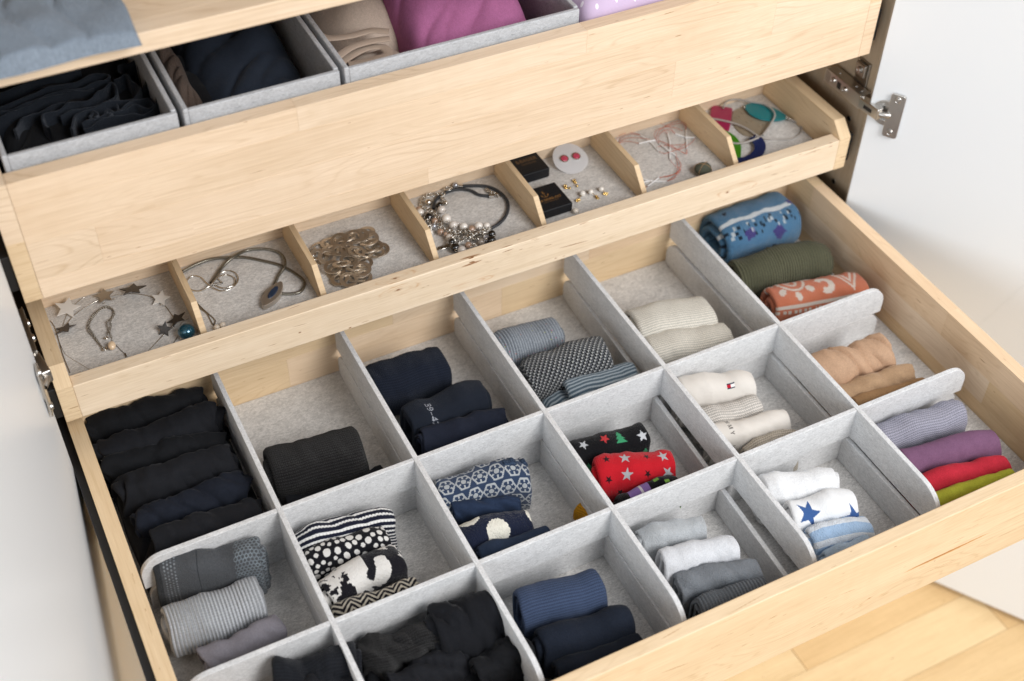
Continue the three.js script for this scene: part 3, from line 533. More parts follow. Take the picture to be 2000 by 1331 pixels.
{ // back row, last compartment: three thick wool socks
  const blue = print(640, 640, .15, .15, (x, w, h) => {
    x.fillStyle = '#5580a3'; x.fillRect(0, 0, w, h); const r = rng(9);
    x.fillStyle = '#e6ebee'; for (const y of [250, 560]) { x.beginPath(); x.moveTo(0, y); for (let i = 0; i <= 20; i++) x.lineTo(i * w / 20, y + (r() - .5) * 10); for (let i = 20; i >= 0; i--) x.lineTo(i * w / 20, y + 26 + (r() - .5) * 8); x.fill(); }
    for (let n = 0; n < 34; n++) { x.fillStyle = ['#1c2b3c', '#4a4480', '#1c2b3c', '#243f5e'][n % 4]; const cx = r() * w, cy = r() * h, s = n % 4 === 1 ? 34 : 14; x.beginPath(); for (let i = 0; i < 9; i++) { const a = i / 9 * 6.283, q = s * (.6 + r() * .8); x.lineTo(cx + q * Math.cos(a), cy + q * .8 * Math.sin(a)); } x.fill(); }
    for (let n = 0; n < 60; n++) { x.fillStyle = n % 3 ? '#22303f' : '#c6ced4'; x.fillRect(r() * w, 170 + r() * 60, 12, 16); }
    stitchify(x, w, h, 8, 7);
  });
  sock('fleece_sock', [1408, 428], [1546, 380], -.012, .066, cloth('#ffffff', { map: blue, bump: FUZZ, bs: .0016, sheen: .5 }), 'thick blue patterned wool sock with a white stripe', null, { t: .010, turns: 2.2, e: .85, dir: -1, start: -1.2 });
  sock('wool_sock', [1440, 506], [1618, 468], -.020, .048, cloth('#62624e', { bump: RIB, bs: .0010, map: melangeDark, sheen: .4 }), 'olive green cable knitted wool sock', null, { t: .009, turns: 2.1, e: .82, wr: .0022, crease: .002, taper: .05 });
  const orange = print(768, 768, .15, .15, (x, w, h) => {
    x.fillStyle = '#d9805f'; x.fillRect(0, 0, w, h); x.fillStyle = x.strokeStyle = '#e9dcd0'; x.lineWidth = 15;
    for (const oy of [-219, 165, 549]) {
      x.save(); x.translate(0, oy);
      x.beginPath(); x.arc(150, 170, 82, 0, 7); x.stroke(); x.beginPath(); x.arc(150, 170, 40, 0, 7); x.stroke(); x.beginPath(); x.arc(150, 170, 12, 0, 7); x.fill();
      for (let k = 0; k < 8; k++) { const a = k / 8 * 6.283; x.beginPath(); x.ellipse(150 + 122 * Math.cos(a), 170 + 122 * Math.sin(a), 26, 20, a, 0, 7); x.fill(); }
      for (const [cx, cy, s] of [[330, 110, 1], [330, 250, -1], [650, 110, 1], [650, 250, -1]]) { x.lineWidth = 34; x.beginPath(); x.arc(cx, cy, 40, s > 0 ? .6 : -2.6, s > 0 ? 5.2 : 2.2); x.stroke(); }
      x.lineWidth = 13; x.beginPath(); x.moveTo(490, 60); x.lineTo(560, 180); x.lineTo(490, 300); x.lineTo(420, 180); x.closePath(); x.stroke(); x.beginPath(); x.moveTo(490, 110); x.lineTo(528, 180); x.lineTo(490, 250); x.lineTo(452, 180); x.closePath(); x.stroke();
      x.fillRect(0, 328, w, 16); for (let i = 0; i < 24; i++) x.fillRect(i * 32 + (i % 2) * 6, 352, 16, 20);
      x.restore();
    }
    stitchify(x, w, h, 9, 8);
  });
  sock('wool_sock', [1506, 566], [1692, 528], -.024, .046, cloth('#ffffff', { map: orange, bump: KNIT, bs: .0012, sheen: .45 }), 'orange and white patterned wool sock against the felt strip', null, { t: .008, turns: 2.1, e: .8, start: -1.5 });
}
{ // middle row, first compartment
  const grip = print(640, 640, .11, .11, (x, w, h) => { x.fillStyle = '#4a4c4f'; x.fillRect(0, 0, w, h); const r = rng(14); for (let n = 0; n < 6000; n++) { x.fillStyle = r() < .5 ? 'rgba(95,98,102,.35)' : 'rgba(40,42,46,.35)'; x.fillRect(r() * w, r() * h, 3, 3); }
    x.strokeStyle = '#87939b'; x.lineWidth = 3; for (let j = 0; j < 40; j++) for (let i = 0; i < 12; i++) { const cx = 420 + i * 19 + (j % 2) * 9, cy = j * 16; if (cx > 640) continue; x.beginPath(); for (let k = 0; k < 7; k++) { const a = k / 6 * 6.283 + .5; x.lineTo(cx + 9 * Math.cos(a), cy + 9 * Math.sin(a)); } x.globalAlpha = .35 + .5 * r(); x.stroke(); x.globalAlpha = 1; }
    for (let j = 0; j < 40; j++) for (let i = 0; i < 4; i++) { const cx = 60 + i * 18, cy = j * 16 + (i % 2) * 8; x.globalAlpha = .4 + .5 * r(); x.fillStyle = '#8d9399'; x.beginPath(); x.arc(cx, cy, 5, 0, 7); x.fill(); x.globalAlpha = 1; }
    x.fillStyle = '#333538'; x.fillRect(225, 0, 5, h); x.fillRect(0, 0, 40, h); });
  sock('grip_sock', [292, 1092], [502, 1060], -.012, .040, cloth('#ffffff', { map: grip, bump: FUZZ, bs: .0006, sheen: .4 }), 'dark grey grip sock with pale honeycomb dots on its sole', null, { t: .006, turns: 2.1, wr: .0018, crease: .002 });
  sock('knitted_sock', [318, 1200], [505, 1135], -.022, .050, cloth('#c6c9ce', { bump: RIB, bs: .0014, map: melangeDark, sheen: .4 }), 'light grey chunky knitted sock between two smoother ones', null, { t: .0078, turns: 2.2, e: .8, wr: .0020, M: 28, lean: .05 });
  sock('folded_sock', [392, 1278], [546, 1210], -.030, .034, cloth('#85828a', { bump: PLAIN, bs: .0003 }), 'mauve grey thin sock with a seam', null, { t: .0034, turns: 2.4, wr: .0022, crease: .003, ragged: .004 });
}
const gPat = null;
{ // middle row, second compartment: four black and white patterned socks
  const stripe = print(128, 512, .05, .075, (x, w, h) => { x.fillStyle = '#e9e8e6'; x.fillRect(0, 0, w, h); x.fillStyle = '#1d2030'; for (let k = 0; k < 14; k++) x.fillRect(0, k * h / 14, w, h / 14 * .58); stitchify(x, w, h, 8, 5); });
  sock('striped_sock', [572, 1040], [766, 986], -.020, .034, cloth('#ffffff', { map: stripe, bump: KNIT, bs: .0004 }), 'navy and white striped sock against the felt strip', gPat, { t: .005, turns: 2.2, wr: .0020, crease: .002, bow: -.002, taper: .06, lean: 0, drop: .2 });
  const dots = print(640, 640, .09, .09, (x, w, h) => { x.fillStyle = '#1a1a1f'; x.fillRect(0, 0, w, h); const r = rng(17), pts = []; x.fillStyle = '#e4e2de'; for (let n = 0; n < 6000 && pts.length < 210; n++) { const q = [r() * w, r() * h, 12 + r() * 11]; if (pts.every(p => Math.min(Math.abs(p[0] - q[0]), w - Math.abs(p[0] - q[0])) ** 2 + Math.min(Math.abs(p[1] - q[1]), h - Math.abs(p[1] - q[1])) ** 2 > (p[2] + q[2] + 7) ** 2)) { pts.push(q); for (const ox of [0, -w, w]) for (const oy of [0, -h, h]) { x.beginPath(); x.ellipse(q[0] + ox, q[1] + oy, q[2] * 1.1, q[2], r(), 0, 7); x.fill(); } } } stitchify(x, w, h, 5, 4); });
  sock('dotted_sock', [596, 1075], [752, 1026], -.022, .034, cloth('#ffffff', { map: dots, bump: KNIT, bs: .0004 }), 'black sock covered in small white dots', gPat, { t: .005, turns: 2.2, wr: .0016, crease: .001 });
  const cow = print(768, 768, .13, .13, (x, w, h) => { const d = x.createImageData(w, h); for (let j = 0; j < h; j++) for (let i = 0; i < w; i++) { const a = i / w * 6.283, b = j / h * 6.283; const n = N3(1.5 * Math.cos(a) + 7, 1.5 * Math.sin(a), 1.4 * Math.cos(b)) + .8 * N3(1.7 * Math.sin(b) + 3, 2.2 * Math.cos(a) + 1, 4.5 + 1.5 * Math.sin(a)) + .35 * N3(5 * Math.cos(a + b), 5 * Math.sin(a - b), 2), q = (j * w + i) * 4, k = n > -.03; d.data[q] = k ? 30 : 236; d.data[q + 1] = k ? 29 : 233; d.data[q + 2] = k ? 35 : 228; d.data[q + 3] = 255; } x.putImageData(d, 0, 0); stitchify(x, w, h, 6, 5); });
  sock('cow_print_sock', [632, 1136], [778, 1068], -.018, .042, cloth('#ffffff', { map: cow, bump: FUZZ, bs: .0010, sheen: .4 }), 'black and white cow print sock', gPat, { t: .0065, turns: 2.1, wr: .0022, crease: .002, lean: .08 });
  const chev = print(512, 512, .06, .06, (x, w, h) => { x.fillStyle = '#cfc8b8'; x.fillRect(0, 0, w, h); x.strokeStyle = '#211f24'; x.lineWidth = 17; const a = w / 4; for (let j = -3; j < 16; j++) { x.beginPath(); for (let k = 0; k <= 8; k++) x.lineTo(k * a / 2, j * 42.7 + (k % 2) * 62); x.stroke(); } stitchify(x, w, h, 6, 5); });
  sock('chevron_sock', [654, 1186], [818, 1136], -.024, .032, cloth('#ffffff', { map: chev, bump: KNIT, bs: .0005 }), 'beige and black herringbone sock pressed against the felt strip', gPat, { t: .005, turns: 2.2, wr: .0014 });
}
{ // middle row, third compartment
  const geo = print(640, 640, .064, .064, (x, w, h) => {
    x.fillStyle = '#36455f'; x.fillRect(0, 0, w, h); x.strokeStyle = x.fillStyle = '#b9bdc0'; x.lineWidth = 15;
    for (let j = 0; j < 4; j++) for (let i = 0; i < 4; i++) { const cx = (i + (j % 2) * .5) * 160 + 80, cy = j * 160 + 80; for (const ox of [0, -w]) { x.beginPath(); x.arc(cx + ox, cy, 24, 0, 7); x.fill(); for (let k = 0; k < 6; k++) { const a = k * 1.047 + .52; x.beginPath(); x.moveTo(cx + ox + 34 * Math.cos(a), cy + 34 * Math.sin(a)); x.lineTo(cx + ox + 64 * Math.cos(a), cy + 64 * Math.sin(a)); x.stroke(); } x.beginPath(); for (let k = 0; k <= 6; k++) { const a = k * 1.047; x.lineTo(cx + ox + 74 * Math.cos(a), cy + 74 * Math.sin(a)); } x.stroke(); } }
    stitchify(x, w, h, 8, 6);
  });
  sock('patterned_sock', [856, 940], [1032, 900], -.018, .044, cloth('#ffffff', { map: geo, bump: KNIT, bs: .0006 }), 'blue and grey geometric patterned sock', null, { t: .006, turns: 2.1, wr: .0026, crease: .003, lean: .05, bow: .003 });
  asPart(lastSock, 'heel', sock('heel', [985, 898], [1028, 890], -.012, .026, cloth('#3a4960', { bump: KNIT, bs: .0006 }), '', null, { t: .0045, turns: 2, wr: .002, e: .95 }), 'plain blue heel');
  sock('navy_sock', [882, 985], [1010, 965], -.030, .022, cloth('#2b3850', { bump: PLAIN, bs: .0003 }), 'thin blue fold between the geometric and the polka dot sock', null, { t: .003, turns: 2.2, wr: .003, crease: .004 });
  const big = print(512, 512, .09, .09, (x, w, h) => { x.fillStyle = '#20263a'; x.fillRect(0, 0, w, h); x.fillStyle = '#ece9dc'; const r = rng(3); for (const [cx, cy] of [[70, 120], [300, 40], [195, 240], [425, 165], [70, 632], [300, 552], [60, 380], [320, 330]]) { x.beginPath(); for (let k = 0; k < 60; k++) { const a = k / 60 * 6.283, q = 60 + (r() - .5) * 9; x.lineTo(cx + q * Math.cos(a), cy + q * Math.sin(a)); } x.fill(); } });
  sock('polka_dot_sock', [896, 1030], [1040, 1000], -.024, .044, cloth('#ffffff', { map: big, bump: FUZZ, bs: .0012, sheen: .45 }), 'navy fleece sock with large cream polka dots', null, { t: .0075, turns: 2, e: .82 });
  sock('navy_sock', [936, 1076], [1074, 1030], -.026, .028, cloth('#2f3b50', { bump: PLAIN, bs: .0003 }), 'plain slate blue sock pressed against the felt strip', null, { t: .004, turns: 2.2, wr: .0012 });
}
{ // middle row, fourth compartment: festive socks
  const xmas = print(640, 640, .10, .10, (x, w, h) => { x.fillStyle = '#17171a'; x.fillRect(0, 0, w, h); const r = rng(23); for (let n = 0; n < 26; n++) { const cx = (n % 5) * 128 + 50 + r() * 40, cy = Math.floor(n / 5) * 128 + 50 + r() * 40; if (n % 3 === 1) { x.fillStyle = '#3f9a6c'; for (let k = 0; k < 3; k++) { x.beginPath(); x.moveTo(cx, cy - 46 + k * 22); x.lineTo(cx + 22 + k * 9, cy - 12 + k * 22); x.lineTo(cx - 22 - k * 9, cy - 12 + k * 22); x.fill(); } } else { x.fillStyle = n % 3 ? '#c9ccd0' : '#c23a3e'; starPath(x, cx, cy, 34, 15, r()); x.fill(); } } stitchify(x, w, h, 6, 5); });
  sock('festive_sock', [1118, 868], [1262, 828], -.022, .040, cloth('#ffffff', { map: xmas, bump: KNIT, bs: .0005 }), 'black sock with red and silver stars and green fir trees', null, { t: .006, turns: 2.1, wr: .0014 });
  const red = print(640, 640, .076, .076, (x, w, h) => { x.fillStyle = '#c8202c'; x.fillRect(0, 0, w, h); const r = rng(29); for (let n = 0; n < 20; n++) { const cx = (n % 4) * 160 + 60 + r() * 40 + (Math.floor(n / 4) % 2) * 70, cy = Math.floor(n / 4) * 128 + 60 + r() * 20; x.fillStyle = n % 2 ? '#b9b9bd' : '#2b1a1d'; starPath(x, cx % w, cy, n % 2 ? 52 : 32, n % 2 ? 21 : 13, r()); x.fill(); } stitchify(x, w, h, 5, 4); });
  sock('festive_sock', [1166, 896], [1318, 878], -.016, .048, cloth('#ffffff', { map: red, bump: KNIT, bs: .0005 }), 'red sock with silver and black stars', null, { t: .007, turns: 2.1, e: .82 });
  const mix = print(512, 256, .10, .06, (x, w, h) => { x.fillStyle = '#17171a'; x.fillRect(0, 0, w, h); x.fillStyle = '#8a6fae'; x.fillRect(60, 0, 110, h); x.fillStyle = '#d7d4dc'; x.fillRect(120, 0, 10, h); x.fillStyle = '#7fae4e'; for (let k = 0; k < 12; k++) x.fillRect(200 + (k % 4) * 40, k * 22, 24, 12); x.fillStyle = '#d9a132'; x.fillRect(400, 0, 70, h); stitchify(x, w, h, 6, 5); });
  sock('festive_sock', [1208, 966], [1330, 928], -.022, .026, cloth('#ffffff', { map: mix, bump: KNIT, bs: .0005 }), 'multicoloured purple, green and black sock below the red one', null, { t: .0045, turns: 2.2 });
  sock('festive_sock', [1135, 975], [1180, 1000], -.052, .022, cloth('#dfa02a', { bump: KNIT, bs: .0005 }), 'yellow sock end showing through the gap under the felt strip', null, { t: .004, turns: 2 });
}
{ // middle row, fifth compartment: cream socks with a small flag
  const beige = '#dcd6ce';
  const flag = print(1024, 1024, .12, .12, (x, w, h) => { x.fillStyle = beige; x.fillRect(0, 0, w, h); x.fillStyle = '#1b2340'; x.fillRect(400, 380, 66, 42); x.fillStyle = '#f2efec'; x.fillRect(433, 389, 33, 24); x.fillStyle = '#b82033'; x.fillRect(400, 389, 33, 24); });
  sock('beige_sock', [1330, 742], [1470, 722], -.018, .044, cloth('#ffffff', { map: flag, bump: KNIT, bs: .0004 }), 'oatmeal sock with a tiny navy, white and red flag', null, { start: -1.9, t: .0055, turns: 2.2, e: .8 });
  sock('beige_sock', [1368, 800], [1488, 772], -.026, .034, cloth('#dfd9d1', { bump: KNIT, bs: .0004 }), 'plain oatmeal sock behind the lettered one', null, { t: .0055, turns: 2.1, wr: .0016, crease: .002 });
  const let_ = print(1024, 1024, .12, .12, (x, w, h) => { x.fillStyle = '#dbd5cd'; x.fillRect(0, 0, w, h); x.save(); x.translate(95, 390); x.rotate(Math.PI / 2); x.fillStyle = '#6f6a66'; x.font = 'bold 46px sans-serif'; x.letterSpacing = '12px'; x.fillText('MMY', -30, 0); x.fillText('HIL', 190, 0); x.restore(); });
  sock('beige_sock', [1402, 835], [1540, 800], -.024, .036, cloth('#ffffff', { map: let_, bump: KNIT, bs: .0003, rough: .7 }), 'oatmeal sock with grey lettering on its cuff', null, { start: -1.9, t: .0045, turns: 2.3, e: .85 });
  sock('beige_sock', [1454, 868], [1556, 836], -.026, .026, cloth('#cdc3b4', { bump: KNIT, bs: .0004 }), 'thin oatmeal sock pressed against the felt strip', null, { t: .004, turns: 2.1 });
}
{ // middle row, last compartment: skin-coloured tights
  const tan = cloth('#c4a184', { bump: PLAIN, bs: .0002, rough: .7, sheen: .5, sheenColor: '#e0b894' });
  sock('nylon_tights', [1588, 704], [1738, 656], -.016, .056, tan, 'tan nylon tights wound into a bundle with a strap across it', null, { t: .0045, turns: 2.6, e: .85, wr: .0030, crease: .008, M: 44, swell: .12 }, 'tights');
  asPart(lastSock, 'loose_end', sock('loose_end', [1606, 742], [1660, 738], -.036, .016, tan, '', null, { t: .003, turns: 2, e: .9 }));
  sock('nylon_tights', [1640, 756], [1790, 710], -.025, .036, cloth('#b89878', { bump: FUZZ, bs: .0004, sheen: .8, sheenColor: '#f0d2b0' }), 'glittering brown tights behind the tan bundle', null, { t: .004, turns: 2.3, wr: .0026, crease: .003, ragged: .005 }, 'tights');
  sock('nylon_tights', [1672, 779], [1812, 738], -.026, .028, cloth('#a8845f', { bump: PLAIN, bs: .0003 }), 'brown tights pressed against the felt strip', null, { t: .0035, turns: 2.2, wr: .0016 }, 'tights');
}
{ // front row, first and second compartments: black socks, partly out of the picture
  const o = { wr: .0042, crease: .008, t: .005, turns: 2.2, M: 36 };
  sock('black_sock', [530, 1300], [690, 1268], -.006, .050, cloth('#24262b', { bump: KNIT, bs: .0005, sheen: .4, sheenColor: '#777c85' }), 'rounded black sock leaning on the felt strip in front of the mauve sock', null, { ...o, e: .95 });
  sock('black_sock', [500, 1372], [700, 1312], -.012, .046, BLK, 'crumpled black sock beside the front board', null, { ...o, seed: 77 });
  sock('black_sock', [700, 1262], [865, 1216], -.018, .044, BLK_KNIT, 'black fluffy sock lying flat beside the upright one', null, { ...o, seed: 15 });
  sock('black_sock', [848, 1200], [975, 1165], -.008, .060, cloth('#1c1d21', { bump: PLAIN, bs: .0004, sheen: .35, sheenColor: '#61656c' }), 'black sock standing upright with faint lettering on top', null, { ...o, e: .95, seed: 55, lean: -.1 });
  sock('black_sock', [760, 1320], [900, 1262], -.022, .036, BLK, 'black sock in front of the fluffy one', null, { ...o, seed: 18 });
  sock('black_sock', [925, 1300], [1030, 1240], -.020, .044, BLK2, 'dull black sock wedged against the felt strip beside the blue socks', null, { ...o, seed: 91 });
}
{ // front row, third compartment
  sock('blue_sock', [1010, 1165], [1178, 1120], -.018, .048, cloth('#465470', { bump: KNIT, bs: .0005 }), 'mid blue knitted sock roll', null, { t: .0062, turns: 2.1, e: .82, wr: .0012 });
  sock('blue_sock', [1058, 1236], [1232, 1188], -.022, .042, cloth('#212733', { bump: FUZZ, bs: .0006 }), 'dark navy sock in front of the mid blue one', null, { t: .006, turns: 2.1, e: .82, wr: .0016, taper: -.06 });
  sock('blue_sock', [1088, 1300], [1256, 1244], -.030, .034, cloth('#1f242e', { bump: PLAIN, bs: .0004 }), 'dark navy sock beside the front board', null, { t: .0055, turns: 2.1, e: .85, wr: .002 });
}
{ // front row, fourth compartment
  sock('grey_sock', [1252, 1034], [1378, 1010], -.026, .032, cloth('#b9bdc0', { bump: FUZZ, bs: .0006, sheen: .9, sheenColor: '#ffffff', rough: .6 }), 'pale grey glittery sock', null, { t: .004, turns: 2.2, wr: .002, crease: .002 });
  sock('grey_sock', [1292, 1080], [1444, 1046], -.024, .036, cloth('#e0e2e6', { bump: FUZZ, bs: .0005, map: melangeDark }), 'speckled off-white sock between grey ones', null, { t: .0055, turns: 2.1, e: .8 });
  sock('grey_sock', [1330, 1122], [1490, 1092], -.026, .038, cloth('#83888e', { bump: FUZZ, bs: .0008, map: melangeDark }), 'mid grey marled sock with a wavy fold', null, { t: .005, turns: 2.2, wr: .003, crease: .004, bow: .003 });
  sock('grey_sock', [1364, 1172], [1498, 1132], -.022, .032, cloth('#70757b', { bump: RIB, bs: .0010, map: melangeDark }), 'dark grey ribbed sock beside the front board', null, { t: .0045, turns: 2.2, wr: .002 });
}
{ // front row, fifth compartment
  sock('white_sock', [1492, 936], [1636, 914], -.020, .042, cloth('#f3f4f5', { bump: FUZZ, bs: .0003 }), 'plain white sock against the felt strip', null, { t: .006, turns: 2.1, e: .82, taper: .06 });
  const star = print(640, 640, .12, .12, (x, w, h) => { x.fillStyle = '#f3f4f5'; x.fillRect(0, 0, w, h); x.fillStyle = '#41639c'; for (const [cx, cy, s, q] of [[90, 330, 66, .4], [330, 400, 72, 1.0], [400, 190, 62, .5], [560, 330, 66, .7], [200, 560, 66, 1], [240, 150, 60, 1.3]]) { starPath(x, cx, cy, s, s * .42, q); x.fill(); } stitchify(x, w, h, 5, 4); });
  sock('white_sock', [1540, 985], [1670, 955], -.020, .042, cloth('#ffffff', { map: star, bump: FUZZ, bs: .0004 }), 'white sock with glittering blue stars', null, { t: .0065, turns: 2.1, e: .82 });
  const bs_ = print(64, 512, .05, .07, (x, w, h) => { x.fillStyle = '#d5dbe2'; x.fillRect(0, 0, w, h); x.fillStyle = '#9fb9d6'; for (let k = 0; k < 5; k++) x.fillRect(0, k * 102, w, 46 + (k % 2) * 16); });
  sock('white_sock', [1586, 1032], [1706, 1008], -.024, .036, cloth('#ffffff', { map: bs_, bump: FUZZ, bs: .0008 }), 'pale blue and white striped sock', null, { t: .006, turns: 2.1, e: .82 });
  sock('white_sock', [1620, 1080], [1710, 1044], -.026, .024, cloth('#aebfd0', { bump: FUZZ, bs: .0006 }), 'pale blue sock tucked in beside the front board', null, { t: .004, turns: 2 });
}
{ // front row, last compartment: bright socks
  const o = { t: .0042, turns: 2.2, wr: .0016, crease: .0015, e: .82 };
  sock('bright_sock', [1716, 834], [1884, 782], -.022, .042, cloth('#a9a8b6', { bump: KNIT, bs: .0004 }), 'lavender grey sock with a stitched hem', null, { ...o, t: .0055, taper: -.08 });
  sock('bright_sock', [1768, 886], [1948, 838], -.024, .036, cloth('#7e5a76', { bump: PLAIN, bs: .0003 }), 'plum purple sock between the lavender and the red ones', null, o);
  sock('bright_sock', [1800, 928], [1975, 890], -.024, .028, cloth('#c0303f', { bump: PLAIN, bs: .0003 }), 'bright red sock between the plum and the lime ones', null, o);
  sock('bright_sock', [1830, 962], [1985, 918], -.028, .026, cloth('#b4b53e', { bump: PLAIN, bs: .0003 }), 'lime yellow sock beside the front board', null, o);
}

{ let k = 0; for (const o of scene.children) if (/folded_leggings|black_sock|navy_sock|knitted_sock|blue_sock/.test(o.name) && o.isMesh) lint(o, /leggings|black/.test(o.name) ? 12 : 7, 300 + k++); }

// ------------------------------------------------------------ jewellery on the felt of the tray
const zoom = (ox, oy, s) => (u, v) => [ox + u / s, oy + v / s];
const onFelt = (px, y = .0012) => P(px[0], px[1], 1, F2 + y);
function wire(parent, name, zf, pts, r, mat, o = {}) {
  const q = pts.map((p, i) => { const w = onFelt(zf(p[0], p[1]), p[2] ?? (r + (o.lift ?? .0002))); return w; });
  return part(parent, name, tube(q, r, o.seg ?? pts.length * 10, o.closed ?? false, o.rs ?? 8), mat);
}
function plateGeo(pts, t, bevel = .0004, holes = []) {      // pts: Vector3 on one level; a plate of thickness t standing on that level
  const c = pts.reduce((a, p) => a.add(p), v3(0, 0, 0)).multiplyScalar(1 / pts.length);
  const g = slab(pts.map(p => [p.x - c.x, p.z - c.z]), t, 'xz', bevel, 'x', holes); g.translate(0, t / 2, 0); return [g, c];
}
function smoothPx(zf, pts, y, n = 40, tension = .5) { const cv = new THREE.CatmullRomCurve3(pts.map(p => onFelt(zf(...p), y)), true, 'catmullrom', tension); return cv.getPoints(n).slice(0, -1); }
const starGeo = (R, t) => { const o = []; for (let i = 0; i < 10; i++) { const a = i * Math.PI / 5 + Math.PI / 2, q = i % 2 ? R * .48 : R; o.push([q * Math.cos(a), q * Math.sin(a)]); } return slab(o, t, 'xz', .0003); };
// small link: torus stretched to an oval
const linkGeo = (a, b, r) => { const g = new THREE.TorusGeometry(1, r / a, 6, 16); g.scale(a, b, a); return g; };
function chain(parent, zf, pts, step, a, b, r, mat, y = .0015, name = 'link') {
  const cv = new THREE.CatmullRomCurve3(pts.map(p => onFelt(zf(p[0], p[1]), p[2] ?? y)), false, 'centripetal'), L = cv.getLength(), n = Math.max(2, Math.round(L / step)), g = linkGeo(a, b, r);
  for (let i = 0; i <= n; i++) { const q = cv.getPointAt(i / n), d = cv.getTangentAt(i / n), m = part(parent, name, g, mat); m.position.copy(q); m.rotation.set(Math.PI / 2 * (i % 2 ? .25 : .95), 0, 0); m.rotation.order = 'YXZ'; m.rotation.y = Math.atan2(-d.z, d.x); }
}
function ball(parent, name, zf, u, v, R, mat, o = {}) { // R in zoomed pixels of that view, s its scale
  const r = R / o.s * .00053, q = onFelt(zf(u, v), r + (o.lift ?? 0)), m = part(parent, name, new THREE.SphereGeometry(r, 24, 16), mat); m.position.copy(q); if (o.sc) m.scale.set(...o.sc); if (o.ry) m.rotation.y = o.ry; return m;
}
{ // first compartment
  const z = zoom(70, 500, 5.788);
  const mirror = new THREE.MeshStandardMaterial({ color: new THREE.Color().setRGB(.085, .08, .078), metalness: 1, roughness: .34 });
  const nk = thing('star_necklace', 'wire necklace strung with polished silver stars', 'necklace');
  wire(nk, 'wire', z, [[330, 790], [420, 680], [560, 580], [720, 495], [870, 452], [1010, 432], [1150, 432], [1300, 465], [1420, 530], [1520, 650], [1560, 740], [1500, 840], [1430, 905], [1270, 1075]], .00045, silver, { rs: 6 });
  wire(nk, 'wire', z, [[300, 790], [360, 640], [450, 540], [540, 470], [700, 430]], .0003, silver, { rs: 6 });
  wire(nk, 'wire', z, [[160, 735], [205, 800], [255, 960], [300, 1120], [380, 1320]], .00045, silverDark, { rs: 6 });
  wire(nk, 'wire', z, [[1725, 705], [1640, 760], [1620, 860], [1590, 930], [1550, 990]], .00035, silverDark, { rs: 6 });
  wire(nk, 'wire', z, [[250, 950], [330, 1110], [460, 1200], [600, 1285]], .0002, silver, { rs: 5 });
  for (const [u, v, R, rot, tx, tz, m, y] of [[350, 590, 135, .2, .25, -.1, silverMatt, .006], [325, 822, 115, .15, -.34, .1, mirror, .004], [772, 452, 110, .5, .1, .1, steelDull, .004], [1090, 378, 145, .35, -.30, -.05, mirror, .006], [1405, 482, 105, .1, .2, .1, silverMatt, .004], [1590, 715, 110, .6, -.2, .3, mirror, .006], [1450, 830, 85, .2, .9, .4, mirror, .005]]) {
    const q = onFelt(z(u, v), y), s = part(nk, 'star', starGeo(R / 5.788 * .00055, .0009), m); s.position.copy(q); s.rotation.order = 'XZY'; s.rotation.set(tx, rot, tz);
  }
  for (const [u, v] of [[825, 497], [885, 487], [768, 535], [1500, 842], [1558, 805], [1440, 898], [1410, 555]]) ball(nk, 'crimp', z, u, v, 9, silver, { s: 5.788, lift: .001 });
  const pd = thing('pearl_pendant', 'fine silver chain with a drop pearl pendant, inside the star necklace', 'necklace');
  chain(pd, z, [[750, 1045], [650, 920], [580, 830], [620, 700], [720, 600], [800, 570], [870, 620], [860, 700], [800, 750], [830, 860], [855, 930]], .0021, .0013, .0009, .00028, silverDark);
  chain(pd, z, [[740, 1030], [640, 880], [600, 800], [650, 690], [760, 590], [850, 600], [885, 650], [840, 740], [845, 800], [800, 890]], .0021, .0013, .0009, .00026, silverDark);
  wire(pd, 'cord', z, [[850, 950], [930, 1040], [1000, 1110]], .0003, silverDark, { rs: 5 });
  ball(pd, 'pearl', z, 855, 1015, 42, pearlMat('#e3c9a8'), { s: 5.788, sc: [.95, .95, 1.3], ry: -.2 });
  for (const [u, v, R] of [[770, 1055, 24], [790, 928, 18]]) { const m = part(pd, 'clasp', new THREE.TorusGeometry(R / 5.788 * .00053, .0007, 8, 18), silver); m.position.copy(onFelt(z(u, v), .0016)); m.rotation.x = Math.PI / 2.3; }
  const tg = part(pd, 'end_tag', boardGeo(-.0007, .0007, 0, .0012, -.0028, .0028, 'x', .0003), silverDark); tg.position.copy(onFelt(z(1013, 1128), .0004));
  const gb = thing('glass_bead', 'round petrol blue glass bead in the corner of the star compartment', 'bead');
  const glass = new THREE.MeshPhysicalMaterial({ color: new THREE.Color('#22586c'), roughness: .05, clearcoat: 1, clearcoatRoughness: .03, metalness: .55 });
  ball(gb, 'bead', z, 1698, 855, 90, glass, { s: 5.788, sc: [1, .92, 1] });
  { const q = onFelt(z(1660, 925), .003), m = part(gb, 'silver_cap', new THREE.TorusGeometry(.0022, .0008, 8, 18), silver); m.position.copy(q); m.rotation.x = 1.1; }
}
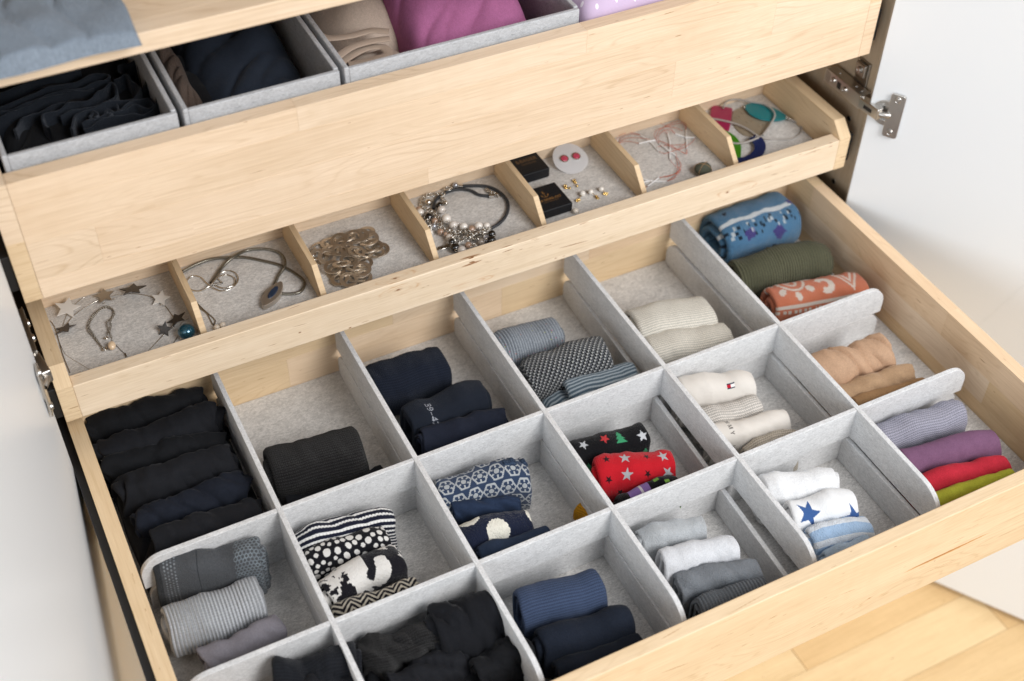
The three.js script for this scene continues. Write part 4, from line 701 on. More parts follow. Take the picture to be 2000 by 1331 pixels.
{ // second compartment
  const z = zoom(330, 420, 5.788);
  const meshTex = print(64, 64, 1 / 60, 1 / 4, (x) => { x.fillStyle = '#a9a59a'; x.fillRect(0, 0, 64, 64); x.strokeStyle = '#4f4b42'; x.lineWidth = 10; for (const o of [-64, -32, 0, 32, 64]) { x.beginPath(); x.moveTo(o, 0); x.lineTo(o + 32, 32); x.lineTo(o, 64); x.stroke(); } });
  const meshMat = new THREE.MeshStandardMaterial({ map: meshTex, metalness: .9, roughness: .34, bumpMap: meshTex, bumpScale: .0003 });
  const nk = thing('mesh_necklace', 'thick silver mesh necklace with an almond pendant and a dark blue stone', 'necklace');
  wire(nk, 'mesh_cord', z, [[150, 640], [300, 560], [480, 500], [680, 482], [860, 482], [1060, 520], [1250, 570], [1420, 660], [1530, 770], [1480, 870], [1380, 893], [1270, 893]], .0016, meshMat, { seg: 160 });
  wire(nk, 'mesh_cord', z, [[1190, 790], [1235, 690], [1310, 570, .0045], [1250, 435], [1080, 385], [880, 402], [720, 480, .0048], [600, 590], [475, 770]], .0016, meshMat, { seg: 140 });
  const a = onFelt(z(1275, 795), .0005), b = onFelt(z(1068, 1075), .0005), ax = b.clone().sub(a), L = ax.length() / 2, wd = L * .40, al = [], st = [];
  for (let i = 0; i < 40; i++) { const t = i / 40 * 6.283, c = Math.cos(t), s = Math.sin(t); al.push([L * c, wd * s * (1 - .35 * c * c)]); st.push([L * .48 * c - L * .08, wd * .42 * s]); }
  const ang = Math.atan2(-ax.z, ax.x), ctr = a.clone().lerp(b, .5);
  const body = part(nk, 'pendant', slab(al, .0055, 'xz', .0007), new THREE.MeshStandardMaterial({ color: new THREE.Color().setRGB(.62, .57, .51), metalness: .9, roughness: .42 })); body.position.set(ctr.x, F2 + .0032, ctr.z); body.rotation.y = ang;
  const stone = part(nk, 'stone', slab(st, .0016, 'xz', .0006), new THREE.MeshPhysicalMaterial({ color: new THREE.Color('#27364c'), roughness: .06, clearcoat: 1 })); stone.position.set(ctr.x, F2 + .0062, ctr.z); stone.rotation.y = ang;
  const sn = thing('snake_chain', 'thin silver snake chain coiled in a figure of eight', 'necklace');
  wire(sn, 'chain', z, [[600, 770], [540, 700], [600, 650], [680, 632], [760, 670], [775, 750], [700, 830], [600, 862], [500, 830], [420, 770], [360, 710], [280, 690], [205, 735], [240, 840], [340, 862], [440, 815, .003], [560, 700, .004], [650, 680], [740, 720], [730, 790], [620, 830], [520, 800]], .0008, silver, { seg: 220 });
  wire(sn, 'clasp', z, [[490, 790], [540, 780], [590, 775]], .0011, silver);
  const pc = thing('pearl_chain', 'fine silver chain ending in two small pearls beside the divider', 'necklace');
  wire(pc, 'chain', z, [[262, 905], [320, 1000], [400, 1080], [500, 1170], [520, 1200], [505, 1250]], .0006, silverDark);
  wire(pc, 'chain', z, [[280, 930], [340, 1050], [420, 1110], [460, 1180], [495, 1245]], .0006, silverDark);
  for (const [u, v] of [[537, 1272], [605, 1246]]) ball(pc, 'pearl', z, u, v, 32, pearlMat('#e8dccb'), { s: 5.788 });
}
{ // third compartment: chain of flat rings
  const z = zoom(560, 370, 5.787), r = rng(12);
  const nk = thing('ring_chain', 'necklace of matt brass coloured flat rings heaped on the felt', 'necklace');
  const Ro = .0094, ri = .0056, outer = arcPts(0, 0, Ro, 0, 6.283, 32).slice(0, -1), hole = arcPts(0, 0, ri, 0, 6.283, 28).slice(0, -1).reverse(), g = slab(outer, .0011, 'xz', .0002, 'x', [hole]);
  const ringMat = new THREE.MeshStandardMaterial({ color: new THREE.Color().setRGB(.66, .59, .50), metalness: .95, roughness: .40 });
  const C = [[385, 655], [480, 610], [500, 690], [590, 575], [640, 620], [680, 560], [760, 540], [830, 520], [900, 490], [940, 560], [925, 600], [985, 640], [1060, 680], [1010, 720], [940, 690], [870, 720], [790, 700], [690, 680], [600, 690], [455, 760], [365, 760], [310, 745], [620, 840], [700, 800], [800, 780], [870, 830], [850, 900], [770, 880], [660, 920], [560, 940], [600, 1010], [700, 1020], [790, 1000], [860, 990], [830, 950], [520, 880]];
  C.forEach(([u, v], i) => { const heap = Math.exp(-(((u - 700) / 260) ** 2 + ((v - 800) / 200) ** 2)), m = part(nk, 'ring', g, ringMat); m.position.copy(onFelt(z(u, v), .001 + heap * (.002 + r() * .009) + (i % 4) * .0012)); m.rotation.set((r() - .5) * .7 * (.5 + heap), r() * 6, (r() - .5) * .7 * (.5 + heap)); });
  wire(nk, 'clasp_pin', z, [[235, 700, .006], [290, 660, .006], [340, 622, .006]], .0009, silver);
  for (const [u, v] of [[290, 740], [340, 780], [300, 790]]) { const m = part(nk, 'clasp', new THREE.TorusGeometry(.0032, .0009, 8, 18), silver); m.position.copy(onFelt(z(u, v), .004)); m.rotation.set(1.1, r(), .4); }
}
{ // fourth compartment: charm necklace
  const s = 6.337, z = zoom(770, 320, s), r = rng(19);
  const nk = thing('charm_necklace', 'black cord necklace with a cluster of pearls, beads and silver charms', 'necklace');
  const cord = new THREE.MeshStandardMaterial({ color: new THREE.Color('#34363a'), roughness: .55 });
  wire(nk, 'cord', z, [[485, 560], [500, 470], [580, 390], [700, 335], [830, 315], [950, 335], [1050, 385], [1190, 402]], .0017, cord, { seg: 90 });
  wire(nk, 'cord', z, [[820, 278], [1000, 272], [1150, 283], [1300, 350], [1400, 470], [1392, 620], [1310, 730], [1200, 800]], .0018, cord, { seg: 110 });
  wire(nk, 'end_cap', z, [[795, 272], [848, 278]], .0022, silver, { seg: 4, rs: 12 }); wire(nk, 'end_cap', z, [[1175, 402], [1232, 402]], .0023, silver, { seg: 4, rs: 12 });
  const W1 = pearlMat('#d9d2cb'), W2 = pearlMat('#e6e0d8'), TN = pearlMat('#a58873'), GR = pearlMat('#9f968c'), BK = new THREE.MeshPhysicalMaterial({ color: new THREE.Color('#0d0d0e'), roughness: .15, clearcoat: 1 }), CR = new THREE.MeshPhysicalMaterial({ color: new THREE.Color('#b9bcc4'), roughness: .05, metalness: .7 });
  for (const [u, v, R, m, lift] of [[585, 570, 52, W1, .003], [645, 680, 60, W2, .002], [730, 757, 54, W1, .002], [858, 778, 52, W2, .001], [957, 812, 50, TN, 0], [1045, 768, 52, W2, .002], [1145, 768, 44, W2, .001], [320, 602, 50, W2, .001], [302, 560, 36, TN, 0], [420, 478, 46, silver, .001], [425, 662, 58, BK, .001], [415, 612, 34, W1, 0], [355, 725, 42, silver, .001], [500, 708, 42, TN, .002], [487, 775, 40, CR, .002], [440, 852, 42, W2, 0], [570, 842, 42, TN, .001], [640, 490, 27, silver, .001], [1205, 872, 52, BK, .002], [1075, 968, 45, GR, .001], [915, 1008, 44, TN, .001], [836, 1070, 55, W1, 0], [752, 1042, 60, BK, 0], [708, 966, 40, BK, .004], [682, 912, 46, W1, .001], [636, 872, 30, TN, .003], [782, 748, 28, W1, .001], [755, 265, 38, CR, .001], [1200, 950, 60, BK, 0], [560, 515, 45, BK, 0]]) {
    const b = ball(nk, m === silver ? 'silver_bead' : 'pearl', z, u, v, R, m, { s, lift });
    if (m !== CR && R > 38) { const c = part(nk, 'bead_cap', new THREE.TorusGeometry(R / s * .00053 * .32, .0005, 6, 14), silver); c.position.copy(b.position); c.position.y += R / s * .00053 * .1; c.position.x += (r() - .5) * .003; c.position.z += R / s * .00053 * .92; c.rotation.x = r(); }
  }
  const cube = part(nk, 'cube_charm', new RoundedBoxGeometry(.0062, .0062, .0062, 2, .0008), CR); cube.position.copy(onFelt(z(1140, 928), .005)); cube.rotation.set(.4, .5, .2);
  const hoop = part(nk, 'hoop_charm', new THREE.TorusGeometry(.0030, .0008, 8, 22), silver); hoop.position.copy(onFelt(z(995, 1000), .004)); hoop.rotation.x = 1.2;
  const fe = onFelt(z(530, 1072), .0008), f2 = onFelt(z(700, 1004), .0025); const feather = part(nk, 'feather_charm', (() => { const g = new THREE.SphereGeometry(1, 16, 10); g.scale(fe.distanceTo(f2) / 2, .0009, .0022); return g; })(), silver); feather.position.copy(fe).lerp(f2, .5); feather.rotation.y = Math.atan2(-(f2.z - fe.z), f2.x - fe.x);
  for (let k = 0; k < 9; k++) { const q = fe.clone().lerp(f2, .1 + k * .1), m = part(nk, 'feather_barb', linkGeo(.0004, .0018, .0003), silverDark); m.position.copy(q); m.position.y = F2 + .0028; m.rotation.set(Math.PI / 2, 0, feather.rotation.y + .5); }
  chain(nk, z, [[600, 375, .004], [500, 378, .002], [400, 395, .002], [340, 470, .002], [345, 535, .002], [450, 570, .003], [520, 640, .004], [575, 720, .004], [600, 800, .004], [700, 830, .006], [800, 850, .006], [900, 862, .006], [1000, 872, .006], [1100, 830, .005], [1180, 805, .004]], .0030, .0026, .0019, .00055, silver);
  chain(nk, z, [[600, 380, .003], [600, 440, .003], [640, 480, .003]], .003, .0026, .0019, .0005, silver);
  chain(nk, z, [[1150, 320, .002], [1190, 350, .003], [1250, 370, .003], [1285, 400, .002]], .0022, .0026, .0019, .0005, silver);
  for (let k = 0; k < 46; k++) { const u = 660 + r() * 520, v = 820 + r() * 130 + (u < 800 ? 20 : 0), m = part(nk, 'link', linkGeo(.0026 + r() * .002, .002 + r() * .0014, .00055), r() < .7 ? silver : silverDark); m.position.copy(onFelt(z(u, v), .003 + r() * .006)); m.rotation.set(r() * 3, r() * 3, r() * 3); }
  for (let k = 0; k < 14; k++) { const u = 380 + r() * 210, v = 560 + r() * 260, m = part(nk, 'link', linkGeo(.0026, .002, .0005), silver); m.position.copy(onFelt(z(u, v), .003 + r() * .004)); m.rotation.set(r() * 3, r() * 3, r() * 3); }
  const rg = part(nk, 'clasp', new THREE.TorusGeometry(.0042, .0008, 8, 22), silver); rg.position.copy(onFelt(z(665, 305), .004)); rg.rotation.x = 1.3;
}
{ // fifth compartment: boxes, ear studs
  const s = 6.337, z = zoom(960, 260, s);
  const paper = new THREE.MeshPhysicalMaterial({ color: new THREE.Color('#17181c'), roughness: .55, bumpMap: FUZZ, bumpScale: .00008, specularIntensity: .6 });
  function giftBox(name, label, fl, fr, dz, top, draw) {       // fl, fr: front corners at the felt; top: pixel of the upper front right corner
    const a = onFelt(z(...fl), 0), b = onFelt(z(...fr), 0), hgt = P(...z(...top), 2, b.z).y - F2, w = a.distanceTo(b), ang = Math.atan2(-(b.z - a.z), b.x - a.x);
    const bx = thing(name, label, 'box', null, [(a.x + b.x) / 2, F2, (a.z + b.z) / 2], ang);
    part(bx, 'base', boardGeo(-w / 2 + .0012, w / 2 - .0012, .0003, hgt * .5, -dz + .0012, -.0012, 'x', .0006), paper);
    part(bx, 'lid', boardGeo(-w / 2, w / 2, hgt * .12, hgt, -dz, 0, 'x', .0012), paper);
    const t = print(512, 512, 1, 1, (x, W_, H_) => { x.fillStyle = '#17181c'; x.fillRect(0, 0, W_, H_); draw(x, W_, H_); });
    const pl = new THREE.PlaneGeometry(w * .94, dz * .94); pl.rotateX(-Math.PI / 2); const m = part(bx, 'printed_top', pl, new THREE.MeshPhysicalMaterial({ map: t, roughness: .55, bumpMap: FUZZ, bumpScale: .00008, specularIntensity: .6 })); m.position.set(0, hgt + .0003, -dz / 2);
    return hgt;
  }
  giftBox('jewellery_box', 'small black card box with a gold anchor on its lid', [628, 1095], [1000, 975], .040, [1005, 862], (x, w, h) => {
    x.strokeStyle = x.fillStyle = '#8c6435'; x.lineWidth = 9; const cx = 215, cy = 190; x.beginPath(); x.arc(cx, cy - 62, 11, 0, 7); x.stroke(); x.beginPath(); x.moveTo(cx, cy - 50); x.lineTo(cx, cy + 60); x.moveTo(cx - 26, cy - 28); x.lineTo(cx + 26, cy - 28); x.stroke(); x.beginPath(); x.arc(cx, cy + 6, 54, .25, Math.PI - .25); x.stroke();
    for (const q of [-1, 1]) { x.beginPath(); x.moveTo(cx + q * 64, cy - 6); x.lineTo(cx + q * 36, cy + 22); x.lineTo(cx + q * 62, cy + 34); x.fill(); }
    x.font = 'bold 66px sans-serif'; x.fillText('AD NORD.OST', 42, 330, 410); x.font = '26px sans-serif'; x.fillText('HAFEN, TOR ZUR WELT', 110, 370, 270);
  });
  giftBox('jewellery_box', 'small black card box lettered along its lid, half under the drawer above', [365, 660], [718, 552], .040, [720, 430], (x, w, h) => { x.fillStyle = '#6f5333'; x.font = 'bold 100px sans-serif'; x.fillText('&BAUER', 60, 250, 400); x.font = '52px sans-serif'; x.fillText('DORTMUND', 130, 320, 270); });
  // earring card leaning on the rail
  const bt = onFelt(z(985, 500), .0004), tp = P(...z(960, 132), 2, -.5455); const up = tp.clone().sub(bt), R = up.length() / 2;
  const card = thing('earring_card', 'round frosted earring card holding two pink glitter studs', 'earrings');
  const frost = new THREE.MeshPhysicalMaterial({ color: new THREE.Color('#f1f1f3'), roughness: .45, transmission: .45, thickness: 0, side: THREE.DoubleSide });
  const disc = part(card, 'card', (() => { const o = []; for (let i = 0; i < 40; i++) { const a = i / 40 * 6.283; o.push([R * Math.cos(a) * (1 + .03 * Math.cos(3 * a)), R * Math.sin(a) * (1 - .02 * Math.cos(2 * a))]); } return slab(o, .0006, 'xy', .0001); })(), frost);
  const right = v3(1, 0, .03).normalize(), upn = up.clone().normalize(), nn = right.clone().cross(upn).normalize(); const rx = upn.clone().cross(nn).normalize();
  const M4 = new THREE.Matrix4().makeBasis(rx, upn, nn); card.quaternion.setFromRotationMatrix(M4); card.position.copy(bt).lerp(tp, .5);
  const glit = print(128, 128, .004, .004, (x) => { const r = rng(4); for (let i = 0; i < 16; i++) for (let j = 0; j < 16; j++) { x.fillStyle = ['#b8334f', '#c9405c', '#a02a44', '#d86c82'][Math.floor(r() * 4)]; x.fillRect(i * 8, j * 8, 8, 8); } });
  for (const [u, v] of [[898, 328], [1045, 297]]) { // place on the card plane
    const d = P(...z(u, v), 2, -.53).sub(camera.position).normalize(), tt = card.position.clone().sub(camera.position).dot(nn) / d.dot(nn), q = camera.position.clone().addScaledVector(d, tt); card.worldToLocal(q); card.updateMatrixWorld(true); q.copy(camera.position).addScaledVector(d, tt); card.worldToLocal(q);
    const st = sub(card, 'stud'); st.position.set(q.x, q.y, .0012);
    const ring = new THREE.CylinderGeometry(.0048, .0046, .0018, 28); ring.rotateX(Math.PI / 2); part(st, 'setting', ring, silver);
    const face = new THREE.SphereGeometry(.0042, 24, 10, 0, 6.283, 0, 1.2); face.rotateX(Math.PI / 2); face.scale(1, 1, .35); const f = part(st, 'glitter_face', uvBox(face), new THREE.MeshPhysicalMaterial({ map: glit, roughness: .3, clearcoat: .6 })); f.position.z = .0006;
  }
  const butter = (parent, u, v, a) => { const q = onFelt(z(u, v), .0016); const m = part(parent, 'butterfly_back', mergeGeometries([(() => { const t = new THREE.TorusGeometry(.0013, .0006, 8, 14); t.rotateX(1.2); t.translate(-.0012, 0, 0); return t; })(), (() => { const t = new THREE.TorusGeometry(.0013, .0006, 8, 14); t.rotateX(1.2); t.translate(.0012, 0, 0); return t; })(), (() => { const t = new THREE.CylinderGeometry(.0017, .0017, .0006, 14); t.translate(0, -.0006, 0); return t; })()]), gold); m.position.copy(q); m.rotation.set(.4, a, .2); return q; };
  const studs = [[1128, 748, 38, 1072, 830, 'pearl ear stud with a gold back, closest to the anchor box'], [1230, 728, 35, 1308, 795, 'pearl ear stud with a gold back, between two others'], [1360, 692, 35, 1414, 750, 'pearl ear stud with a gold back, closest to the wooden divider']];
  for (const [u, v, R2, bu, bv, lb] of studs) { const e = thing('pearl_stud', lb, 'earring', 'pearl ear studs lying on the felt'); const b = ball(e, 'pearl', z, u, v, R2, pearlMat('#e9e4dc'), { s }); const q = butter(e, bu, bv, u); part(e, 'pin', tube([b.position, q], .0004, 4), gold); }
  for (const [u, v, bu, bv, lb] of [[968, 680, 915, 665, 'tiny gold ear stud without a pearl beside the anchor box'], [1062, 655, 1030, 600, 'tiny gold ear stud without a pearl just below the round card']]) { const e = thing('gold_stud', lb, 'earring', 'tiny gold ear studs lying on the felt'); const b = ball(e, 'stone', z, u, v, 17, gold, { s }); const q = butter(e, bu, bv, v); part(e, 'pin', tube([b.position, q], .0004, 4), gold); }
  { const e = thing('single_pearl', 'single pearl stud beside the anchor box', 'earring'); const b = ball(e, 'pearl', z, 1040, 965, 38, pearlMat('#e5ddd0'), { s }); const q = onFelt(z(1078, 985), .001); part(e, 'pin', tube([b.position, q], .0004, 4), gold); }
}
{ // sixth compartment: orange threads with white tubes, a pebble
  const s = 6.667, z = zoom(1160, 210, s);
  const nk = thing('thread_necklace', 'necklace of fine orange threads with white plastic tubes', 'necklace');
  const white = new THREE.MeshStandardMaterial({ color: new THREE.Color('#ececec'), roughness: .4 }), thread = new THREE.MeshStandardMaterial({ color: new THREE.Color('#c4522f'), roughness: .8 });
  for (const q of [[[605, 360], [720, 440], [845, 572]], [[588, 468], [700, 442, .0024], [805, 422]], [[960, 340], [988, 450], [990, 560], [990, 672]], [[855, 470], [960, 550, .0024], [1070, 630]], [[1203, 292], [1201, 405]], [[1206, 400], [1212, 537]], [[1060, 340], [1190, 385]], [[1195, 388, .0022], [1320, 390]], [[306, 425], [285, 482]], [[605, 922], [770, 970]], [[770, 962], [960, 962]], [[605, 977], [770, 950]], [[845, 915], [695, 1030, .0022]], [[672, 1050], [640, 1092]]]) wire(nk, 'white_tube', z, q, .00085, white, { rs: 10 });
  for (const q of [[[265, 458], [340, 370], [450, 328], [540, 335], [610, 360]], [[300, 482], [400, 440], [500, 448], [590, 466]], [[310, 470], [420, 402], [560, 393], [735, 415]], [[320, 470], [360, 390], [480, 345], [600, 358]], [[845, 572], [930, 598], [1000, 575], [1100, 540], [1200, 460]], [[805, 425], [830, 330], [900, 262], [960, 242], [1060, 340]], [[850, 470], [790, 370], [820, 290], [900, 265]], [[860, 465], [840, 390], [900, 310], [970, 290], [1060, 335]], [[990, 675], [1060, 760], [1130, 800], [1090, 870], [960, 962]], [[1070, 632], [1120, 720], [1100, 830], [1000, 890], [850, 912]], [[1070, 590], [1080, 680], [1090, 800], [1050, 920], [960, 955]], [[1075, 640], [1140, 760], [1090, 850], [860, 915]], [[1203, 292], [1190, 205], [1100, 176], [980, 220], [905, 270], [960, 340]], [[1200, 290], [1160, 210], [1050, 215], [930, 260]], [[1320, 392], [1280, 450], [1100, 545], [860, 430]], [[1213, 540], [1210, 602], [1150, 580], [1000, 490], [850, 428]], [[865, 205], [960, 240], [1090, 275], [1160, 305]], [[1215, 545], [1190, 600], [1100, 550], [960, 470]], [[605, 922], [570, 900]], [[695, 1030], [640, 1050], [600, 1040]], [[835, 510], [900, 500], [1190, 480]]]) wire(nk, 'thread', z, q.map(p => [p[0], p[1], .0006 + Math.abs(Math.sin(p[0] * 3.7)) * .0025]), .00022, thread, { rs: 5, seg: 40 });
  const st = thing('pebble_pendant', 'dark green pebble wrapped with thin copper wire', 'pebble');
  const pg = new THREE.SphereGeometry(1, 40, 28); { const p = pg.attributes.position; for (let i = 0; i < p.count; i++) { const a = v3().fromBufferAttribute(p, i), k = 1 + .05 * N3(a.x * 1.4, a.y * 1.4, a.z * 1.4 + 4); p.setXYZ(i, a.x * k, a.y * k, a.z * k); } pg.computeVertexNormals(); } pg.scale(.0096, .0066, .0088);
  const q = onFelt(z(1425, 800), .0066), pb = part(st, 'pebble', pg, new THREE.MeshStandardMaterial({ color: new THREE.Color('#54584a'), roughness: .75, bumpMap: FUZZ, bumpScale: .0003 })); st.position.copy(q);
  const cop = new THREE.MeshStandardMaterial({ color: new THREE.Color('#b08a62'), roughness: .5 });
  for (const [ry, rz] of [[.5, .12], [-.75, -.1]]) { const t = new THREE.TorusGeometry(1, .028, 6, 48); t.scale(.0098, .0068, .0001 + .0098); t.rotateX(0); const m = part(st, 'copper_wire', t, cop); m.rotation.set(0, ry, rz); }
}
{ // seventh compartment: coloured plastic pendants on a grey cord
  const s = 6.653, z = zoom(1350, 150, s);
  const plastic = (c, tr = .25) => new THREE.MeshPhysicalMaterial({ color: new THREE.Color(c), roughness: .35, transmission: tr, thickness: 0, clearcoat: .3 });
  const nk = thing('plastic_necklace', 'grey cord necklace with flat coloured plastic pendants', 'necklace');
  const put = (name, pts, y, t, mat, label, tension) => { const [g, c] = plateGeo(smoothPx(z, pts, y, 64, tension), t, .0005); const m = part(nk, name, g, mat, label); m.position.set(c.x, F2 + y, c.z); return m; };
  put('pendant', [[285, 382], [400, 395], [528, 420], [536, 445], [520, 560], [490, 708], [380, 690], [250, 668], [225, 640], [245, 520], [262, 410]], .0014, .0016, plastic('#b8235c'), 'magenta rounded rectangle pendant', .25);
  const beige = put('pendant', [[620, 420], [760, 408], [900, 430], [1010, 520], [1030, 620], [980, 720], [860, 778], [700, 770], [590, 690], [530, 580], [540, 480]], .0003, .0012, plastic('#c9bba4', .55), 'translucent beige round pendant with moulded dots', .5);
  for (const [u, v] of [[600, 528], [755, 583], [915, 635], [660, 665], [820, 710], [690, 470]]) { const g = new THREE.TorusGeometry(.0034, .0004, 6, 24); g.rotateX(Math.PI / 2); g.scale(1, .6, .85); const m = part(nk, 'moulded_dot', g, plastic('#a8967c', .3)); m.position.copy(onFelt(z(u, v), .0017)); }
  put('pendant', [[690, 395], [780, 352], [900, 360], [1030, 400], [1150, 455], [1250, 535], [1160, 575], [1040, 580], [900, 560], [770, 500], [715, 440]], .0032, .0015, plastic('#1f8f97', .3), 'turquoise leaf shaped pendant', .5);
  put('pendant', [[415, 702], [500, 735], [590, 800], [645, 890], [650, 980], [635, 1062], [560, 1075], [470, 1040], [400, 960], [370, 850], [380, 760]], .0016, .0015, plastic('#4f9a1e', .3), 'lime green round pendant', .5);
  put('pendant', [[790, 840], [880, 800], [920, 800], [965, 870], [972, 940], [935, 1020], [860, 1090], [740, 1130], [620, 1140], [560, 1110], [590, 1070], [680, 1055], [760, 1020], [815, 960], [820, 900]], .0034, .0016, plastic('#1a2a5c', .15), 'navy blue crescent pendant', .3);
  const cl = onFelt(z(805, 788), .006), clp = part(nk, 'clasp', boardGeo(-.0055, .0055, -.0009, .0009, -.0016, .0016, 'x', .0007), plastic('#16224a', 0)); clp.position.copy(cl); clp.rotation.y = .35;
  const cord = new THREE.MeshPhysicalMaterial({ color: new THREE.Color('#a7a19b'), roughness: .4, sheen: .5, sheenColor: new THREE.Color('#fff') });
  wire(nk, 'cord', z, [[415, 395, .005], [440, 345, .006], [500, 305, .006], [620, 295, .006], [760, 322, .006], [950, 355, .007], [1060, 430, .0075], [1090, 500, .0075], [1040, 610, .006], [930, 760, .004]], .0011, cord, { seg: 110 });
  wire(nk, 'cord', z, [[245, 540, .0048], [400, 565, .005], [600, 618, .004], [750, 690, .004], [900, 785, .0035], [1100, 810], [1300, 805], [1425, 740], [1430, 640], [1350, 578], [1250, 540, .004]], .0011, cord, { seg: 110 });
  wire(nk, 'cord', z, [[500, 855, .0045], [620, 866, .0045], [750, 840, .006], [880, 790, .0068]], .0011, cord, { seg: 40 });
  for (const [u, v] of [[418, 405], [700, 398], [1240, 528], [410, 710], [1280, 548]]) ball(nk, 'eyelet', z, u, v, 16, silver, { s, lift: .004 });
  for (const [u, v] of [[803, 778], [845, 770]]) ball(nk, 'rivet', z, u, v, 10, silver, { s, lift: .0062 });
}

// ------------------------------------------------------------ upper drawer: felt boxes and clothes, cloth on the shelf
// soft pillow of folded cloth between two corners; folds run along direction fa
function drapeGeo(o) {
  const { x0, x1, z0, z1, yb, yt, p = 5, amp = .004, fa = .6, ff = 45, seed = 1, ridge = .004, n = 70, out = .006, fall = () => 0 } = o;
  const pos = [], uv = [], idx = [], cx = (x0 + x1) / 2, cz = (z0 + z1) / 2, a = (x1 - x0) / 2, c = (z1 - z0) / 2;
  for (let j = 0; j <= n; j++) for (let i = 0; i <= n; i++) {
    let u = i / n * 2 - 1, v = j / n * 2 - 1; u = Math.sign(u) * Math.pow(Math.abs(u), .8); v = Math.sign(v) * Math.pow(Math.abs(v), .8);
    const k = Math.pow(Math.max(0, 1 - Math.pow(Math.abs(u), p)), 1 / p) * Math.pow(Math.max(0, 1 - Math.pow(Math.abs(v), p)), 1 / p);
    let x = cx + a * u, z = cz + c * v; x += out * N3(z * 18, seed, 1) * Math.abs(u); z += out * N3(x * 18, seed, 8) * Math.abs(v);
    const q = x * Math.cos(fa) + z * Math.sin(fa), w = -x * Math.sin(fa) + z * Math.cos(fa);
    const rd = Math.pow(1 - Math.abs(N3(q * ff + 1.2 * N3(w * 12, seed, 3), w * ff * .15, seed + .5)), 4) * ridge;
    pos.push(x, yb + (yt - yb + amp * N3(x * 14, z * 14, seed) + amp * .5 * N3(x * 34, z * 34, seed + 3) - rd + fall(u, v)) * k, z); uv.push(x, z);
  }
  const R = n + 1; for (let j = 0; j < n; j++) for (let i = 0; i < n; i++) { const q = j * R + i; idx.push(q, q + R, q + 1, q + 1, q + R, q + R + 1); }
  const g = new THREE.BufferGeometry(); g.setAttribute('position', new THREE.Float32BufferAttribute(pos, 3)); g.setAttribute('uv', new THREE.Float32BufferAttribute(uv, 2)); g.setIndex(idx); g.computeVertexNormals();
  return g;
}
const FLOOR1 = Y1 - H1 + .0102;
function feltBox(x0, x1, label, zf = -.4285) {
  const t = .0045, top = .3145, b = thing('felt_box', label, 'box');
  part(b, 'front_panel', boardGeo(x0 + .0042, x1 - .0002, FLOOR1, top, zf - t, zf, 'x', .0012), FELT_BOX);
  part(b, 'back_panel', boardGeo(x0 + .0042, x1 - .0002, FLOOR1, top, -.75, -.75 + t, 'x', .0012), FELT_BOX);
  part(b, 'side_panel', boardGeo(x0, x0 + t, FLOOR1, top + .0012, -.75, zf - .0004, 'z', .0012), FELT_BOX);
  part(b, 'side_panel', boardGeo(x1 - t, x1, FLOOR1, top + .0012, -.75 + t, zf - t + .0006, 'z', .0012), FELT_BOX);
  part(b, 'bottom_panel', boardGeo(x0 + t, x1 - t, FLOOR1, FLOOR1 + .004, -.75 + t, zf - t, 'x', .0005), FELT_BOX);
}
feltBox(.0035, .1425, 'grey felt box of black folded clothes, in the corner of the upper drawer');
feltBox(.147, .2825, 'grey felt box of dark navy clothes, between two other felt boxes');
feltBox(.2865, .5135, 'wide grey felt box holding beige underwear and a purple garment');
